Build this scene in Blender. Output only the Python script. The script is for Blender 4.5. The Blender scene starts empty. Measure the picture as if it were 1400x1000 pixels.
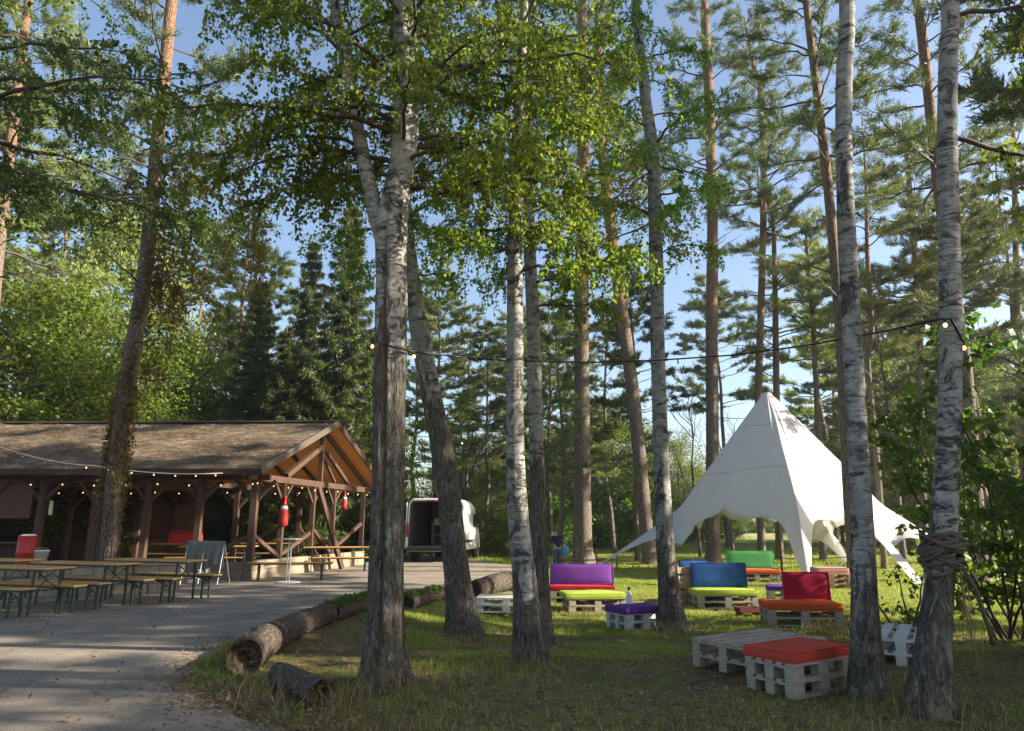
import bpy, bmesh, math, random
import numpy as np
from math import radians as R_, sin, cos, pi, atan, tan, atan2, sqrt
from mathutils import Vector, Matrix, noise as mnoise

SC = bpy.context.scene
COL = SC.collection
# ------------------------------------------------------------------ camera model
F = 933.0; HC = 1.45; PITCH = atan(218 / F)
cp, sp = cos(PITCH), sin(PITCH)

def ray(px, py):
    x = (px - 700) / F; y = (500 - py) / F
    return Vector((x, cp - y * sp, sp + y * cp))
def G(px, py, z=0.0):
    d = ray(px, py); t = (z - HC) / d.z
    return Vector((d.x * t, d.y * t, z))
def A(px, py, Y):
    d = ray(px, py); t = Y / d.y
    return Vector((d.x * t, Y, HC + d.z * t))
def camz(p):
    return p.y * cp + (p.z - HC) * sp
def PX(px, Y):
    """ground point at depth Y under picture column px (taken at the horizon)"""
    d = ray(px, 718); return Vector((d.x / d.y * Y, Y, 0))

# ------------------------------------------------------------------ mesh helpers
class MB:
    def __init__(s): s.v = []; s.f = []
    def add(s, vs, fs):
        o = len(s.v); s.v += [tuple(v) for v in vs]; s.f += [tuple(i + o for i in f) for f in fs]; return s
    def box(s, c, d, rz=0.0, M=None):
        x, y, z = d[0] / 2, d[1] / 2, d[2] / 2
        vs = [Vector((a, b, e)) for a in (-x, x) for b in (-y, y) for e in (-z, z)]
        m = Matrix.Translation(Vector(c)) @ Matrix.Rotation(rz, 4, 'Z')
        if M is not None: m = M @ m
        vs = [m @ v for v in vs]
        return s.add(vs, [(0, 1, 3, 2), (4, 6, 7, 5), (0, 4, 5, 1), (2, 3, 7, 6), (0, 2, 6, 4), (1, 5, 7, 3)])
    def bar(s, a, b, w, h=None, up=(0, 0, 1)):
        a = Vector(a); b = Vector(b); h = h or w
        t = (b - a).normalized(); u = Vector(up)
        if abs(t.dot(u)) > .98: u = Vector((0, 1, 0))
        x = t.cross(u).normalized(); y = x.cross(t).normalized()
        vs = []
        for p in (a, b):
            for i, j in ((-1, -1), (1, -1), (1, 1), (-1, 1)):
                vs.append(p + x * w / 2 * i + y * h / 2 * j)
        return s.add(vs, [(3, 2, 1, 0), (4, 5, 6, 7), (0, 1, 5, 4), (1, 2, 6, 5), (2, 3, 7, 6), (3, 0, 4, 7)])
    def tube(s, pts, rad, seg=8, cap=True):
        pts = [Vector(p) for p in pts]; n = len(pts)
        if not hasattr(rad, '__len__'): rad = [rad] * n
        px_ = None; vs = []
        for i, p in enumerate(pts):
            t = (pts[min(i + 1, n - 1)] - pts[max(i - 1, 0)])
            if t.length < 1e-9: t = Vector((0, 0, 1))
            t.normalize()
            if px_ is None:
                ref = Vector((0, 1, 0)) if abs(t.y) < .9 else Vector((1, 0, 0))
                x = t.cross(ref).normalized()
            else:
                x = (px_ - t * px_.dot(t)).normalized()
            px_ = x; y = t.cross(x)
            for k in range(seg):
                a = 2 * pi * k / seg
                vs.append(p + (x * cos(a) + y * sin(a)) * rad[i])
        fs = [(i * seg + k, i * seg + (k + 1) % seg, (i + 1) * seg + (k + 1) % seg, (i + 1) * seg + k)
              for i in range(n - 1) for k in range(seg)]
        if cap:
            fs.append(tuple(range(seg))[::-1]); fs.append(tuple((n - 1) * seg + k for k in range(seg)))
        return s.add(vs, fs)
    def lathe(s, prof, seg=16, c=(0, 0, 0)):
        c = Vector(c)
        vs = [c + Vector((r * cos(2 * pi * k / seg), r * sin(2 * pi * k / seg), z)) for r, z in prof for k in range(seg)]
        fs = [(i * seg + k, i * seg + (k + 1) % seg, (i + 1) * seg + (k + 1) % seg, (i + 1) * seg + k)
              for i in range(len(prof) - 1) for k in range(seg)]
        fs.append(tuple(range(seg))[::-1]); fs.append(tuple((len(prof) - 1) * seg + k for k in range(seg)))
        return s.add(vs, fs)
    def xf(s, M):
        s.v = [tuple(M @ Vector(v)) for v in s.v]; return s

def obj(name, mb, m=None, parent=None, smooth=False, bevel=0.0, loc=None):
    me = bpy.data.meshes.new(name)
    me.from_pydata(mb.v, [], mb.f); me.update()
    if smooth:
        for p in me.polygons: p.use_smooth = True
    o = bpy.data.objects.new(name, me); COL.objects.link(o)
    if m: me.materials.append(m)
    if parent: o.parent = parent
    if loc is not None: o.location = loc
    if bevel:
        b = o.modifiers.new('bevel', 'BEVEL'); b.width = bevel; b.segments = 2; b.limit_method = 'ANGLE'
    return o

def arr(name, V, Fc, m=None, parent=None, loc=None, smooth=True):
    """V (n,3) array, Fc (k,c) array of equal sized faces"""
    me = bpy.data.meshes.new(name); V = np.asarray(V, np.float32); Fc = np.asarray(Fc, np.int32)
    me.vertices.add(len(V)); me.vertices.foreach_set('co', V.ravel())
    k, c = Fc.shape
    me.loops.add(k * c); me.loops.foreach_set('vertex_index', Fc.ravel())
    me.polygons.add(k); me.polygons.foreach_set('loop_start', np.arange(0, k * c, c, dtype=np.int32))
    me.update(calc_edges=True)
    if not smooth: me.shade_flat()
    if m: me.materials.append(m)
    o = bpy.data.objects.new(name, me); COL.objects.link(o)
    if parent: o.parent = parent
    if loc is not None: o.location = loc
    return o

def empty(name, loc=(0, 0, 0), rz=0.0):
    o = bpy.data.objects.new(name, None); COL.objects.link(o)
    o.location = loc; o.rotation_euler = (0, 0, rz); o.empty_display_size = .2
    return o
def tag(o, label=None, cat=None, group=None, kind=None):
    if label: o['label'] = label
    if cat: o['category'] = cat
    if group: o['group'] = group
    if kind: o['kind'] = kind
    return o
def kids(o): return [c for c in COL.objects if c.parent == o]
CH = {}
def copy_tree(o, parent=None, ch=None):
    if ch is None:
        ch = {}
        for c in COL.objects:
            if c.parent: ch.setdefault(c.parent, []).append(c)
    c = o.copy(); COL.objects.link(c)
    if parent: c.parent = parent
    for k in ch.get(o, []): copy_tree(k, c, ch)
    return c

# ------------------------------------------------------------------ material helpers
class NT:
    def __init__(s, name):
        s.m = bpy.data.materials.new(name); s.m.use_nodes = True
        s.t = s.m.node_tree; s.n = s.t.nodes; s.l = s.t.links
        s.b = s.n['Principled BSDF']; s.out = s.n['Material Output']
    def put(s, node, key, val):
        sock = node.inputs[key]
        if isinstance(val, bpy.types.NodeSocket): s.l.new(val, sock)
        elif val is not None:
            if hasattr(sock.default_value, '__len__') and hasattr(val, '__len__') and len(val) == 3 and len(sock.default_value) == 4: val = (*val, 1)
            sock.default_value = val
    def add(s, typ, props=None, **ins):
        nd = s.n.new(typ)
        for k, v in (props or {}).items(): setattr(nd, k, v)
        for k, v in ins.items():
            s.put(nd, int(k[1:]) if k[0] == 'i' and k[1:].isdigit() else k.replace('_', ' '), v)
        return nd
    def coord(s, kind='Object'): return s.add('ShaderNodeTexCoord').outputs[kind]
    def mapv(s, v, scale=(1, 1, 1), loc=(0, 0, 0), rot=(0, 0, 0)):
        return s.add('ShaderNodeMapping', i0=v, i1=loc, i2=rot, i3=scale).outputs[0]
    def noise(s, v, scale, detail=4, rough=.6, dist=0.0):
        return s.add('ShaderNodeTexNoise', Vector=v, Scale=scale, Detail=detail, Roughness=rough, Distortion=dist).outputs['Fac']
    def vor(s, v, scale, feature='F1'):
        return s.add('ShaderNodeTexVoronoi', {'feature': feature}, Vector=v, Scale=scale).outputs['Distance']
    def ramp(s, f, stops, interp='LINEAR'):
        nd = s.add('ShaderNodeValToRGB', Fac=f); cr = nd.color_ramp; cr.interpolation = interp
        while len(cr.elements) < len(stops): cr.elements.new(.5)
        for e, (p, c) in zip(cr.elements, stops):
            e.position = p; e.color = (*c, 1) if hasattr(c, '__len__') else (c, c, c, 1)
        return nd.outputs[0]
    def mix(s, f, a, b, typ='MIX'):
        nd = s.add('ShaderNodeMix', {'data_type': 'RGBA', 'blend_type': typ})
        s.put(nd, 0, f); s.put(nd, 6, a); s.put(nd, 7, b); return nd.outputs[2]
    def math(s, op, a, b=None, c=None, clamp=False):
        nd = s.add('ShaderNodeMath', {'operation': op, 'use_clamp': clamp}); s.put(nd, 0, a)
        if b is not None: s.put(nd, 1, b)
        if c is not None: s.put(nd, 2, c)
        return nd.outputs[0]
    def sep(s, v): return s.add('ShaderNodeSeparateXYZ', i0=v).outputs
    def bump(s, h, strength=.5, dist=.02):
        s.put(s.b, 'Normal', s.add('ShaderNodeBump', Strength=strength, Distance=dist, Height=h).outputs[0])
    def done(s, col=None, rough=None, spec=.3, metal=None):
        if col is not None: s.put(s.b, 'Base Color', col)
        if rough is not None: s.put(s.b, 'Roughness', rough)
        s.put(s.b, 'Specular IOR Level', spec)
        if metal is not None: s.put(s.b, 'Metallic', metal)
        return s.m

def simple(name, col, rough=.6, spec=.3, metal=0, var=.25, scale=8, bump=0.0, bscale=40):
    n = NT(name); v = n.coord(); f = n.noise(v, scale, 5)
    c = n.mix(f, tuple(x * (1 - var) for x in col), tuple(min(1, x * (1 + var)) for x in col))
    if bump: n.bump(n.noise(v, bscale, 4), bump, .01)
    return n.done(c, rough, spec, metal)

def leafmat(name, cols, trans=.4, rough=.5, spec=.25):
    n = NT(name)
    r = n.add('ShaderNodeNewGeometry').outputs['Random Per Island']
    oi = n.add('ShaderNodeObjectInfo').outputs['Random']
    k = len(cols)
    c = n.ramp(r, [(i / max(1, k - 1), col) for i, col in enumerate(cols)])
    hs = n.add('ShaderNodeHueSaturation', Color=c)
    n.put(hs, 'Hue', n.math('MULTIPLY_ADD', oi, .03, .485)); n.put(hs, 'Value', n.math('MULTIPLY_ADD', oi, .35, .82))
    c = hs.outputs[0]
    n.done(c, rough, spec)
    tr = n.add('ShaderNodeBsdfTranslucent', Color=n.mix(1, c, (1.98, 1.85, .92), 'MULTIPLY'))
    ms = n.add('ShaderNodeMixShader', Fac=trans)
    n.l.new(n.b.outputs[0], ms.inputs[1]); n.l.new(tr.outputs[0], ms.inputs[2]); n.l.new(ms.outputs[0], n.out.inputs[0])
    return n.m

def birch_bark(name, fiss_h, seedoff=0.0, white=(.37, .36, .335), fade=1.6):
    """pale papery bark with dark lenticels and scars; rough dark bark rises from the foot to fiss_h in ragged tongues"""
    n = NT(name); v = n.coord(); x = n.mapv(v, loc=(seedoff, seedoff, seedoff))
    wob = n.add('ShaderNodeTexNoise', Vector=n.mapv(x, (3, 3, 2)), Scale=1.5, Detail=3).outputs['Color']
    xd = n.add('ShaderNodeVectorMath', {'operation': 'ADD'}, i0=x, i1=n.add('ShaderNodeVectorMath', {'operation': 'SCALE'}, i0=wob, Scale=.05).outputs[0]).outputs[0]
    patch = n.ramp(n.noise(n.mapv(x, (4, 4, 2.2)), 1.3, 4, .6), [(.42, .12), (.58, 1)])
    lent = n.math('MULTIPLY', n.ramp(n.noise(n.mapv(xd, (6, 6, 48)), 1.0, 5, .7), [(.55, 0), (.62, 1)]), patch)
    lent2 = n.math('MULTIPLY', n.ramp(n.noise(n.mapv(xd, (3.4, 3.4, 11)), 1.0, 6, .72, .5), [(.545, 0), (.60, 1)]), n.ramp(n.noise(n.mapv(x, (2, 2, 1.4)), 1.7, 3), [(.38, .3), (.52, 1)]))
    scar = n.ramp(n.noise(n.mapv(xd, (3.0, 3.0, 2.2)), 1.0, 7, .75, .9), [(.55, 0), (.60, 1)])
    mott = n.noise(n.mapv(x, (5, 5, 6)), 1.5, 8, .75)
    base = n.mix(n.ramp(mott, [(.32, 0), (.68, 1)]), tuple(w * .42 for w in white), white)
    base = n.mix(n.ramp(n.noise(x, 1.1, 4), [(.45, 0), (.7, .5)]), base, (.20, .19, .15))
    base = n.mix(n.math('MULTIPLY', lent, .7), base, (.06, .052, .045))
    base = n.mix(n.math('MULTIPLY', lent2, .9), base, (.028, .024, .021))
    base = n.mix(n.math('MULTIPLY', scar, .85), base, (.04, .035, .03))
    z = n.sep(v)[2]
    big = n.noise(n.mapv(xd, (4.2, 4.2, 1.1)), 1.6, 5, .7, .8)
    h = n.math('ADD', n.math('DIVIDE', n.math('SUBTRACT', fiss_h, z), fade), n.math('MULTIPLY', n.math('SUBTRACT', big, .5), 4.2))
    fm = n.ramp(h, [(.35, 0), (.5, 1)])
    ridge = n.noise(n.mapv(xd, (30, 30, 5.5)), 1.0, 6, .72, .5)
    rv = n.ramp(n.vor(n.mapv(xd, (30, 30, 9)), 1.0, 'DISTANCE_TO_EDGE'), [(0, 0), (.22, 1)])
    rr = n.math('MULTIPLY', n.ramp(ridge, [(.33, 0), (.62, 1)]), n.mix(.55, rv, (1, 1, 1)))
    fis = n.mix(rr, (.018, .015, .012), (.26, .23, .19))
    fis = n.mix(n.ramp(n.noise(n.mapv(xd, (8, 8, 3)), 1.0, 5, .7), [(.56, 0), (.66, .8)]), fis, (.34, .32, .28))
    fis = n.mix(n.ramp(n.noise(x, 1.7, 4), [(.52, 0), (.72, .5)]), fis, (.075, .085, .035))
    c = n.mix(fm, base, fis)
    hgt = n.mix(fm, n.math('MULTIPLY', n.math('ADD', lent, lent2), -.25), rr)
    n.bump(hgt, .95, .04)
    return n.done(c, .85, .15)

def pine_bark(name, orange_h=9.0):
    n = NT(name); v = n.coord()
    fn = n.noise(n.mapv(v, (14, 14, 4)), 1.6, 7, .75, .6)
    fv = n.mix(.5, n.vor(n.mapv(n.mix(.08, v, n.add('ShaderNodeTexNoise', Vector=v, Scale=3.0).outputs['Color']), (17, 17, 5)), 1.2, 'DISTANCE_TO_EDGE'), n.math('MULTIPLY', fn, .3))
    low = n.mix(fn, (.085, .068, .055), (.27, .22, .18))
    up = n.mix(fn, (.14, .08, .05), (.30, .18, .11))
    z = n.sep(v)[2]
    k = n.math('ADD', n.math('DIVIDE', n.math('SUBTRACT', z, orange_h), 5.0), n.math('SUBTRACT', n.noise(v, .8), .5), clamp=True)
    c = n.mix(k, low, up)
    c = n.mix(n.ramp(fv, [(.06, .9), (.15, 0)]), c, (.03, .022, .017))
    n.bump(n.ramp(fv, [(0, 0), (.2, 1)]), .8, .03)
    return n.done(c, .85, .15)

M = {}
M['pine_bark'] = pine_bark('pine_bark')
M['branch'] = simple('branch_bark', (.075, .058, .045), .85, .2)
M['birch_twig'] = simple('birch_twig', (.06, .045, .04), .8, .2)
M['birch_leaf'] = leafmat('birch_leaf', [(.073, .138, .017), (.115, .193, .021), (.054, .108, .015), (.195, .24, .026), (.088, .158, .018)], .55)
M['birch_leaf_shaded'] = leafmat('birch_leaf_shaded', [(.04, .08, .014), (.055, .10, .016), (.035, .07, .014), (.10, .12, .02)], .4)  # darker copy of the birch leaf: crown shade is put into its colour
M['yellow_leaf'] = leafmat('yellow_leaf', [(.24, .19, .02), (.30, .22, .02), (.13, .16, .02), (.33, .2, .03)], .45)
M['needle'] = leafmat('pine_needle', [(.06, .10, .042), (.085, .13, .048), (.10, .14, .045), (.14, .15, .05), (.065, .11, .055)], .2, .5)
M['needle_pale'] = leafmat('pine_needle_pale', [(.15, .20, .06), (.19, .23, .065), (.12, .17, .06), (.24, .24, .075)], .25, .5)
M['spruce_needle'] = leafmat('spruce_needle', [(.028, .05, .02), (.045, .075, .026), (.13, .16, .035), (.06, .09, .028)], .15, .5)
M['bush_leaf'] = leafmat('bush_leaf', [(.10, .145, .02), (.07, .115, .016), (.155, .19, .026), (.06, .098, .015)], .45)
M['hazel_leaf'] = leafmat('hazel_leaf', [(.04, .085, .015), (.06, .12, .016), (.10, .17, .02), (.035, .07, .015)], .4)
M['weeping_leaf'] = leafmat('weeping_leaf', [(.18, .21, .055), (.22, .24, .065), (.15, .185, .05)], .4)
M['creeper_leaf'] = leafmat('creeper_leaf', [(.19, .035, .022), (.12, .03, .02), (.24, .10, .02), (.08, .12, .015), (.12, .14, .02), (.10, .12, .02), (.09, .13, .02), (.15, .13, .02)], .35)
M['grass'] = leafmat('grass_blade', [(.11, .165, .02), (.16, .22, .028), (.21, .26, .04), (.28, .26, .09), (.11, .17, .02)], .35)
M['drygrass'] = leafmat('dry_grass', [(.26, .20, .09), (.20, .16, .07), (.30, .24, .12), (.12, .13, .04)], .3)
M['litter'] = leafmat('fallen_leaf', [(.20, .12, .05), (.14, .08, .035), (.30, .22, .10), (.10, .06, .03), (.33, .27, .10)], .1, .7)

# ------------------------------------------------------------------ world, sun, camera
SUN_EL = 25.0
to_sun = Vector((cos(R_(7.0)) * cos(R_(SUN_EL)), -sin(R_(7.0)) * cos(R_(SUN_EL)), sin(R_(SUN_EL))))
w = bpy.data.worlds.new('World'); SC.world = w; w.use_nodes = True
nt = w.node_tree; sky = nt.nodes.new('ShaderNodeTexSky'); sky.sky_type = 'NISHITA'; sky.sun_disc = False
sky.sun_elevation = R_(SUN_EL); sky.sun_rotation = atan2(to_sun.x, to_sun.y)
sky.air_density = 1.0; sky.dust_density = 1.6; sky.ozone_density = 1.0
bg = nt.nodes['Background']; bg.inputs[1].default_value = .078
nt.links.new(sky.outputs[0], bg.inputs[0])
ld = bpy.data.lights.new('sun', 'SUN'); ld.energy = 5.0; ld.angle = R_(.55); ld.color = (1, .90, .74)
lo = bpy.data.objects.new('sun', ld); COL.objects.link(lo); lo.rotation_euler = to_sun.to_track_quat('Z', 'Y').to_euler()
lo.location = to_sun * 60
cd = bpy.data.cameras.new('camera'); cd.sensor_width = 36; cd.lens = 36 * F / 1400; cd.clip_end = 2000; cd.clip_start = .05
co = bpy.data.objects.new('camera', cd); COL.objects.link(co); co.location = (0, 0, HC); co.rotation_euler = (pi / 2 + PITCH, 0, 0)
SC.camera = co
SC.view_settings.view_transform = 'Standard'; SC.view_settings.look = 'None'; SC.view_settings.exposure = 1.85; SC.view_settings.gamma = 1
SC.cycles.max_bounces = 6; SC.cycles.diffuse_bounces = 3; SC.cycles.glossy_bounces = 2; SC.cycles.transmission_bounces = 4
SC.cycles.transparent_max_bounces = 4; SC.cycles.caustics_reflective = False; SC.cycles.caustics_refractive = False

# ------------------------------------------------------------------ numpy noise
def vnoise(x, y, seed=0):
    xi = np.floor(x).astype(np.int64); yi = np.floor(y).astype(np.int64); fx = x - xi; fy = y - yi
    def h(a, b):
        n = (a * 374761393 + b * 668265263 + seed * 982451653) & 0x7fffffff
        n = ((n ^ (n >> 13)) * 1274126177) & 0x7fffffff
        return ((n ^ (n >> 16)) & 0xffff) / 65535.0
    fx = fx * fx * (3 - 2 * fx); fy = fy * fy * (3 - 2 * fy)
    return (h(xi, yi) * (1 - fx) + h(xi + 1, yi) * fx) * (1 - fy) + (h(xi, yi + 1) * (1 - fx) + h(xi + 1, yi + 1) * fx) * fy
def fbm(x, y, seed=0):
    return .5 * vnoise(x, y, seed) + .3 * vnoise(x * 2.1, y * 2.1, seed + 1) + .2 * vnoise(x * 4.3, y * 4.3, seed + 2)

# ------------------------------------------------------------------ ground and road
rp = [(470, 1040), (400, 1003), (345, 985), (285, 962), (250, 940), (262, 912), (318, 878), (400, 850), (455, 832), (560, 812), (640, 799),
      (700, 793)]
road_near = [G(*p) for p in rp]
road_far = [G(705, 775), Vector((-1.2, 29, 0)), Vector((-2.5, 34, 0)), Vector((-40, 36, 0)), Vector((-40, 1, 0)), Vector((-1.6, 3, 0))]
ROAD = np.array([(p.x, p.y) for p in road_near + road_far])
def inpoly(x, y, P):
    r = np.zeros(x.shape, bool); n = len(P)
    for i in range(n):
        x1, y1 = P[i]; x2, y2 = P[(i + 1) % n]
        c = ((y1 > y) != (y2 > y)) & (x < (x2 - x1) * (y - y1) / (y2 - y1 + 1e-12) + x1); r ^= c
    return r
def pdist(x, y, P):
    d = np.full(x.shape, 1e9); n = len(P)
    for i in range(n):
        ax, ay = P[i]; bx, by = P[(i + 1) % n]; ex, ey = bx - ax, by - ay
        t = np.clip(((x - ax) * ex + (y - ay) * ey) / (ex * ex + ey * ey), 0, 1)
        d = np.minimum(d, np.hypot(x - ax - t * ex, y - ay - t * ey))
    return d
def gz(x, y):
    x = np.asarray(x, float); y = np.asarray(y, float)
    m = np.where(inpoly(x, y, ROAD), 0, np.clip((pdist(x, y, ROAD) - .12) / .9, 0, 1))
    m = m * np.clip((45 - np.hypot(x, y)) / 10, 0, 1)
    b = (fbm(x * .9, y * .9, 5) - .45) * .11 + (fbm(x * 4, y * 4, 9) - .5) * .035
    dip = lambda t: np.clip(t, 0, 1) ** 2 * (3 - 2 * np.clip(t, 0, 1))
    s = np.where(inpoly(x, y, ROAD), 0, dip(pdist(x, y, ROAD) / 3.2)) * dip((y - 7.3) / 5) * (1 - dip((y - 70) / 40))
    return m * b - .36 * s
def gz1(x, y): return float(gz(np.array([x]), np.array([y]))[0])

def gp(px, py, zo=0.0):
    z = 0.0
    for _ in range(8):
        q = G(px, py, z + zo); z = .4 * z + .6 * gz1(q.x, q.y)
    q = G(px, py, z + zo); q.z = gz1(q.x, q.y); return q
def axis(lo, a, b, hi, fine):
    f = np.arange(a, b, fine); l = a - np.geomspace(.5, a - lo, 26)[::-1]; h = b + np.geomspace(.5, hi - b, 26)
    return np.concatenate([l, f, h])
gx = axis(-420, -7, 13, 420, .12); gy = axis(-60, 4.5, 24, 620, .13)
XX, YY = np.meshgrid(gx, gy); ZZ = gz(XX, YY)
nx, ny = len(gx), len(gy)
idx = np.arange(nx * ny).reshape(ny, nx)
Fq = np.stack([idx[:-1, :-1], idx[:-1, 1:], idx[1:, 1:], idx[1:, :-1]], -1).reshape(-1, 4)
n = NT('forest_ground'); v = n.coord()
a1 = n.noise(v, .8, 5, .65); a2 = n.noise(v, 6, 6, .7); a3 = n.noise(v, 45, 4, .7)
soil = n.mix(n.ramp(a3, [(.3, 0), (.7, 1)]), (.04, .029, .018), (.15, .11, .068))
dry = n.mix(a3, (.10, .08, .035), (.24, .185, .085))
grn = n.mix(a3, (.045, .075, .014), (.12, .15, .03))
c = n.mix(n.ramp(a2, [(.4, 0), (.6, 1)]), soil, dry)
c = n.mix(n.ramp(n.math('ADD', a1, n.math('MULTIPLY', a2, .25)), [(.62, 0), (.8, .8)]), c, grn)
lawn = n.mix(n.ramp(n.noise(v, 1.3, 5), [(.35, 0), (.7, 1)]), (.15, .20, .028), (.28, .28, .065))
lawn = n.mix(n.ramp(a3, [(.3, .0), (.8, .4)]), lawn, (.07, .09, .02))
yy = n.math('ADD', n.sep(v)[1], n.math('MULTIPLY', n.math('SUBTRACT', n.noise(v, .35), .5), 9))
c = n.mix(n.ramp(n.math('DIVIDE', n.math('SUBTRACT', yy, 11.5), 8.0), [(0, 0), (1, 1)]), c, lawn)
fld = n.mix(n.noise(v, .05), (.34, .29, .16), (.24, .24, .10))
c = n.mix(n.ramp(n.math('DIVIDE', n.math('SUBTRACT', n.sep(v)[1], 85), 25.0), [(0, 0), (1, 1)]), c, fld)
n.bump(n.mix(.5, a2, a3), .7, .05); n.done(c, .95, .1); M['ground'] = n.m
g = arr('ground', np.stack([XX, YY, ZZ], -1).reshape(-1, 3), Fq, M['ground']); g['kind'] = 'structure'

n = NT('asphalt'); v = n.coord()
f1 = n.noise(v, 90, 4, .7); f2 = n.noise(v, 1.1, 6, .65); f3 = n.noise(n.mapv(v, (.6, 2.2, 1)), 1.3, 5, .6)
c = n.mix(n.ramp(f1, [(.35, 0), (.68, 1)]), (.10, .087, .074), (.265, .228, .185))
c = n.mix(n.ramp(f2, [(.42, 0), (.66, .65)]), c, (.34, .275, .20))
c = n.mix(n.ramp(f3, [(.50, 0), (.7, .55)]), c, (.10, .095, .09))
c = n.mix(n.ramp(n.noise(v, 22, 3, .8), [(.62, 0), (.70, .7)]), c, (.07, .055, .04))
c = n.mix(n.ramp(n.noise(n.mapv(v, loc=(7, 3, 0)), 34, 2, .8), [(.66, 0), (.72, .8)]), c, (.42, .36, .26))
ck = n.vor(n.mapv(n.mix(.12, v, n.add('ShaderNodeTexNoise', Vector=v, Scale=1.5).outputs['Color'])), .55, 'DISTANCE_TO_EDGE')
c = n.mix(n.math('MULTIPLY', n.ramp(ck, [(0, .0), (.007, 0)]), n.ramp(n.noise(v, .4), [(.48, 0), (.56, 1)])), c, (.04, .035, .03))
n.bump(n.mix(.4, f1, f2), .5, .015); n.done(c, .88, .2); M['asphalt'] = n.m
# wavy worn edge
dense = []
P = [Vector((p[0], p[1], 0)) for p in ROAD]
for i in range(len(P)):
    a, b = P[i], P[(i + 1) % len(P)]; k = max(1, int((b - a).length / .06)) if i < 11 else 1
    for j in range(k):
        q = a.lerp(b, j / k)
        if k > 1: q = q + Vector((mnoise.noise(q * 2.2), mnoise.noise(q * 2.2 + Vector((9, 3, 0))), 0)) * .12 + Vector((mnoise.noise(q * 7), mnoise.noise(q * 7 + Vector((5, 1, 0))), 0)) * .025
        dense.append(q)
bm = bmesh.new(); bm.faces.new([bm.verts.new((q.x, q.y, .005)) for q in dense]); bmesh.ops.triangulate(bm, faces=bm.faces[:])
bmesh.ops.recalc_face_normals(bm, faces=bm.faces[:])
if bm.faces[0].normal.z < 0: bmesh.ops.reverse_faces(bm, faces=bm.faces[:])
me = bpy.data.meshes.new('road'); bm.to_mesh(me); bm.free(); me.materials.append(M['asphalt'])
o = bpy.data.objects.new('road', me); COL.objects.link(o); o['kind'] = 'structure'

def clone(o, parent=None):
    c = o.copy(); COL.objects.link(c)
    if parent: c.parent = parent
    for k in o.children: clone(k, c)
    return c

# ------------------------------------------------------------------ tree generators (all local to the tree's foot)
def catmull(pts, step):
    """pts: list of (Vector, radius) -> resampled list"""
    out = []
    n = len(pts)
    for i in range(n - 1):
        p0, p1, p2, p3 = pts[max(i - 1, 0)], pts[i], pts[i + 1], pts[min(i + 2, n - 1)]
        k = max(2, int((p2[0] - p1[0]).length / step))
        for j in range(k):
            t = j / k
            q = .5 * ((2 * p1[0]) + (p2[0] - p0[0]) * t + (2 * p0[0] - 5 * p1[0] + 4 * p2[0] - p3[0]) * t * t + (3 * p1[0] - p0[0] - 3 * p2[0] + p3[0]) * t ** 3)
            out.append((q, p1[1] * (1 - t) + p2[1] * t))
    out.append(pts[-1]); return out

def trunk_arr(path, seg=18, step=.1, flare=.5, rough=.035, seed=0, groove=None, flare_h=.55):
    """path: [(Vector, r)] -> (V, F) quads"""
    P = catmull(path, step); V = []; so = Vector((seed * 3.1, seed * 1.7, 0))
    for i, (c, r) in enumerate(P):
        a = P[max(i - 1, 0)][0]; b = P[min(i + 1, len(P) - 1)][0]; t = (b - a).normalized()
        x = -t.cross(Vector((0, 1, 0))).normalized(); y = t.cross(x)
        z = c.z
        fl = 1 + flare * math.exp(-max(z, 0) / flare_h * 1.6)
        for k in range(seg):
            th = 2 * pi * k / seg; d = x * cos(th) + y * sin(th)
            q = c + d * r
            nn = mnoise.noise(Vector((q.x * 3.3, q.y * 3.3, q.z * 1.1)) + so)
            n2 = mnoise.noise(Vector((cos(th) * 2.2, sin(th) * 2.2, z * .35)) + so)
            n3 = mnoise.noise(Vector((q.x * 14, q.y * 14, q.z * 4)) + so)
            root = 1 + (flare * 1.4 * max(0, mnoise.noise(Vector((cos(th) * 1.6, sin(th) * 1.6, seed * 2.0)))) * math.exp(-max(z, 0) / .3))
            rr = r * fl * root * (1 + rough * (nn * 1.4 + n2 * 1.6) + rough * .5 * n3)
            if groove: rr *= groove(th, z)
            V.append(c + d * rr)
    n = len(P)
    Fq = [(i * seg + k, i * seg + (k + 1) % seg, (i + 1) * seg + (k + 1) % seg, (i + 1) * seg + k) for i in range(n - 1) for k in range(seg)]
    return np.array([tuple(v) for v in V]), np.array(Fq)

class TB:
    """batch of thin tubes as quads"""
    def __init__(s): s.V = []; s.F = []; s.n = 0
    def tube(s, pts, r0, r1, seg=4):
        pts = np.asarray(pts, float); n = len(pts)
        t = np.gradient(pts, axis=0); t /= np.linalg.norm(t, axis=1, keepdims=True) + 1e-9
        ref = np.array([0.37, .81, .45]); x = np.cross(t, ref); x /= np.linalg.norm(x, axis=1, keepdims=True) + 1e-9
        y = np.cross(t, x); r = np.linspace(r0, r1, n)[:, None]
        a = 2 * pi * np.arange(seg) / seg
        V = pts[:, None] + (x[:, None] * np.cos(a)[None, :, None] + y[:, None] * np.sin(a)[None, :, None]) * r[:, None]
        i = np.arange(n - 1)[:, None] * seg; k = np.arange(seg)[None]; k2 = (k + 1) % seg
        Fq = np.stack([i + k, i + k2, i + seg + k2, i + seg + k], -1).reshape(-1, 4) + s.n
        s.V.append(V.reshape(-1, 3)); s.F.append(Fq); s.n += n * seg
    def get(s):
        return (np.concatenate(s.V), np.concatenate(s.F)) if s.V else (np.zeros((0, 3)), np.zeros((0, 4), int))

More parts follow.
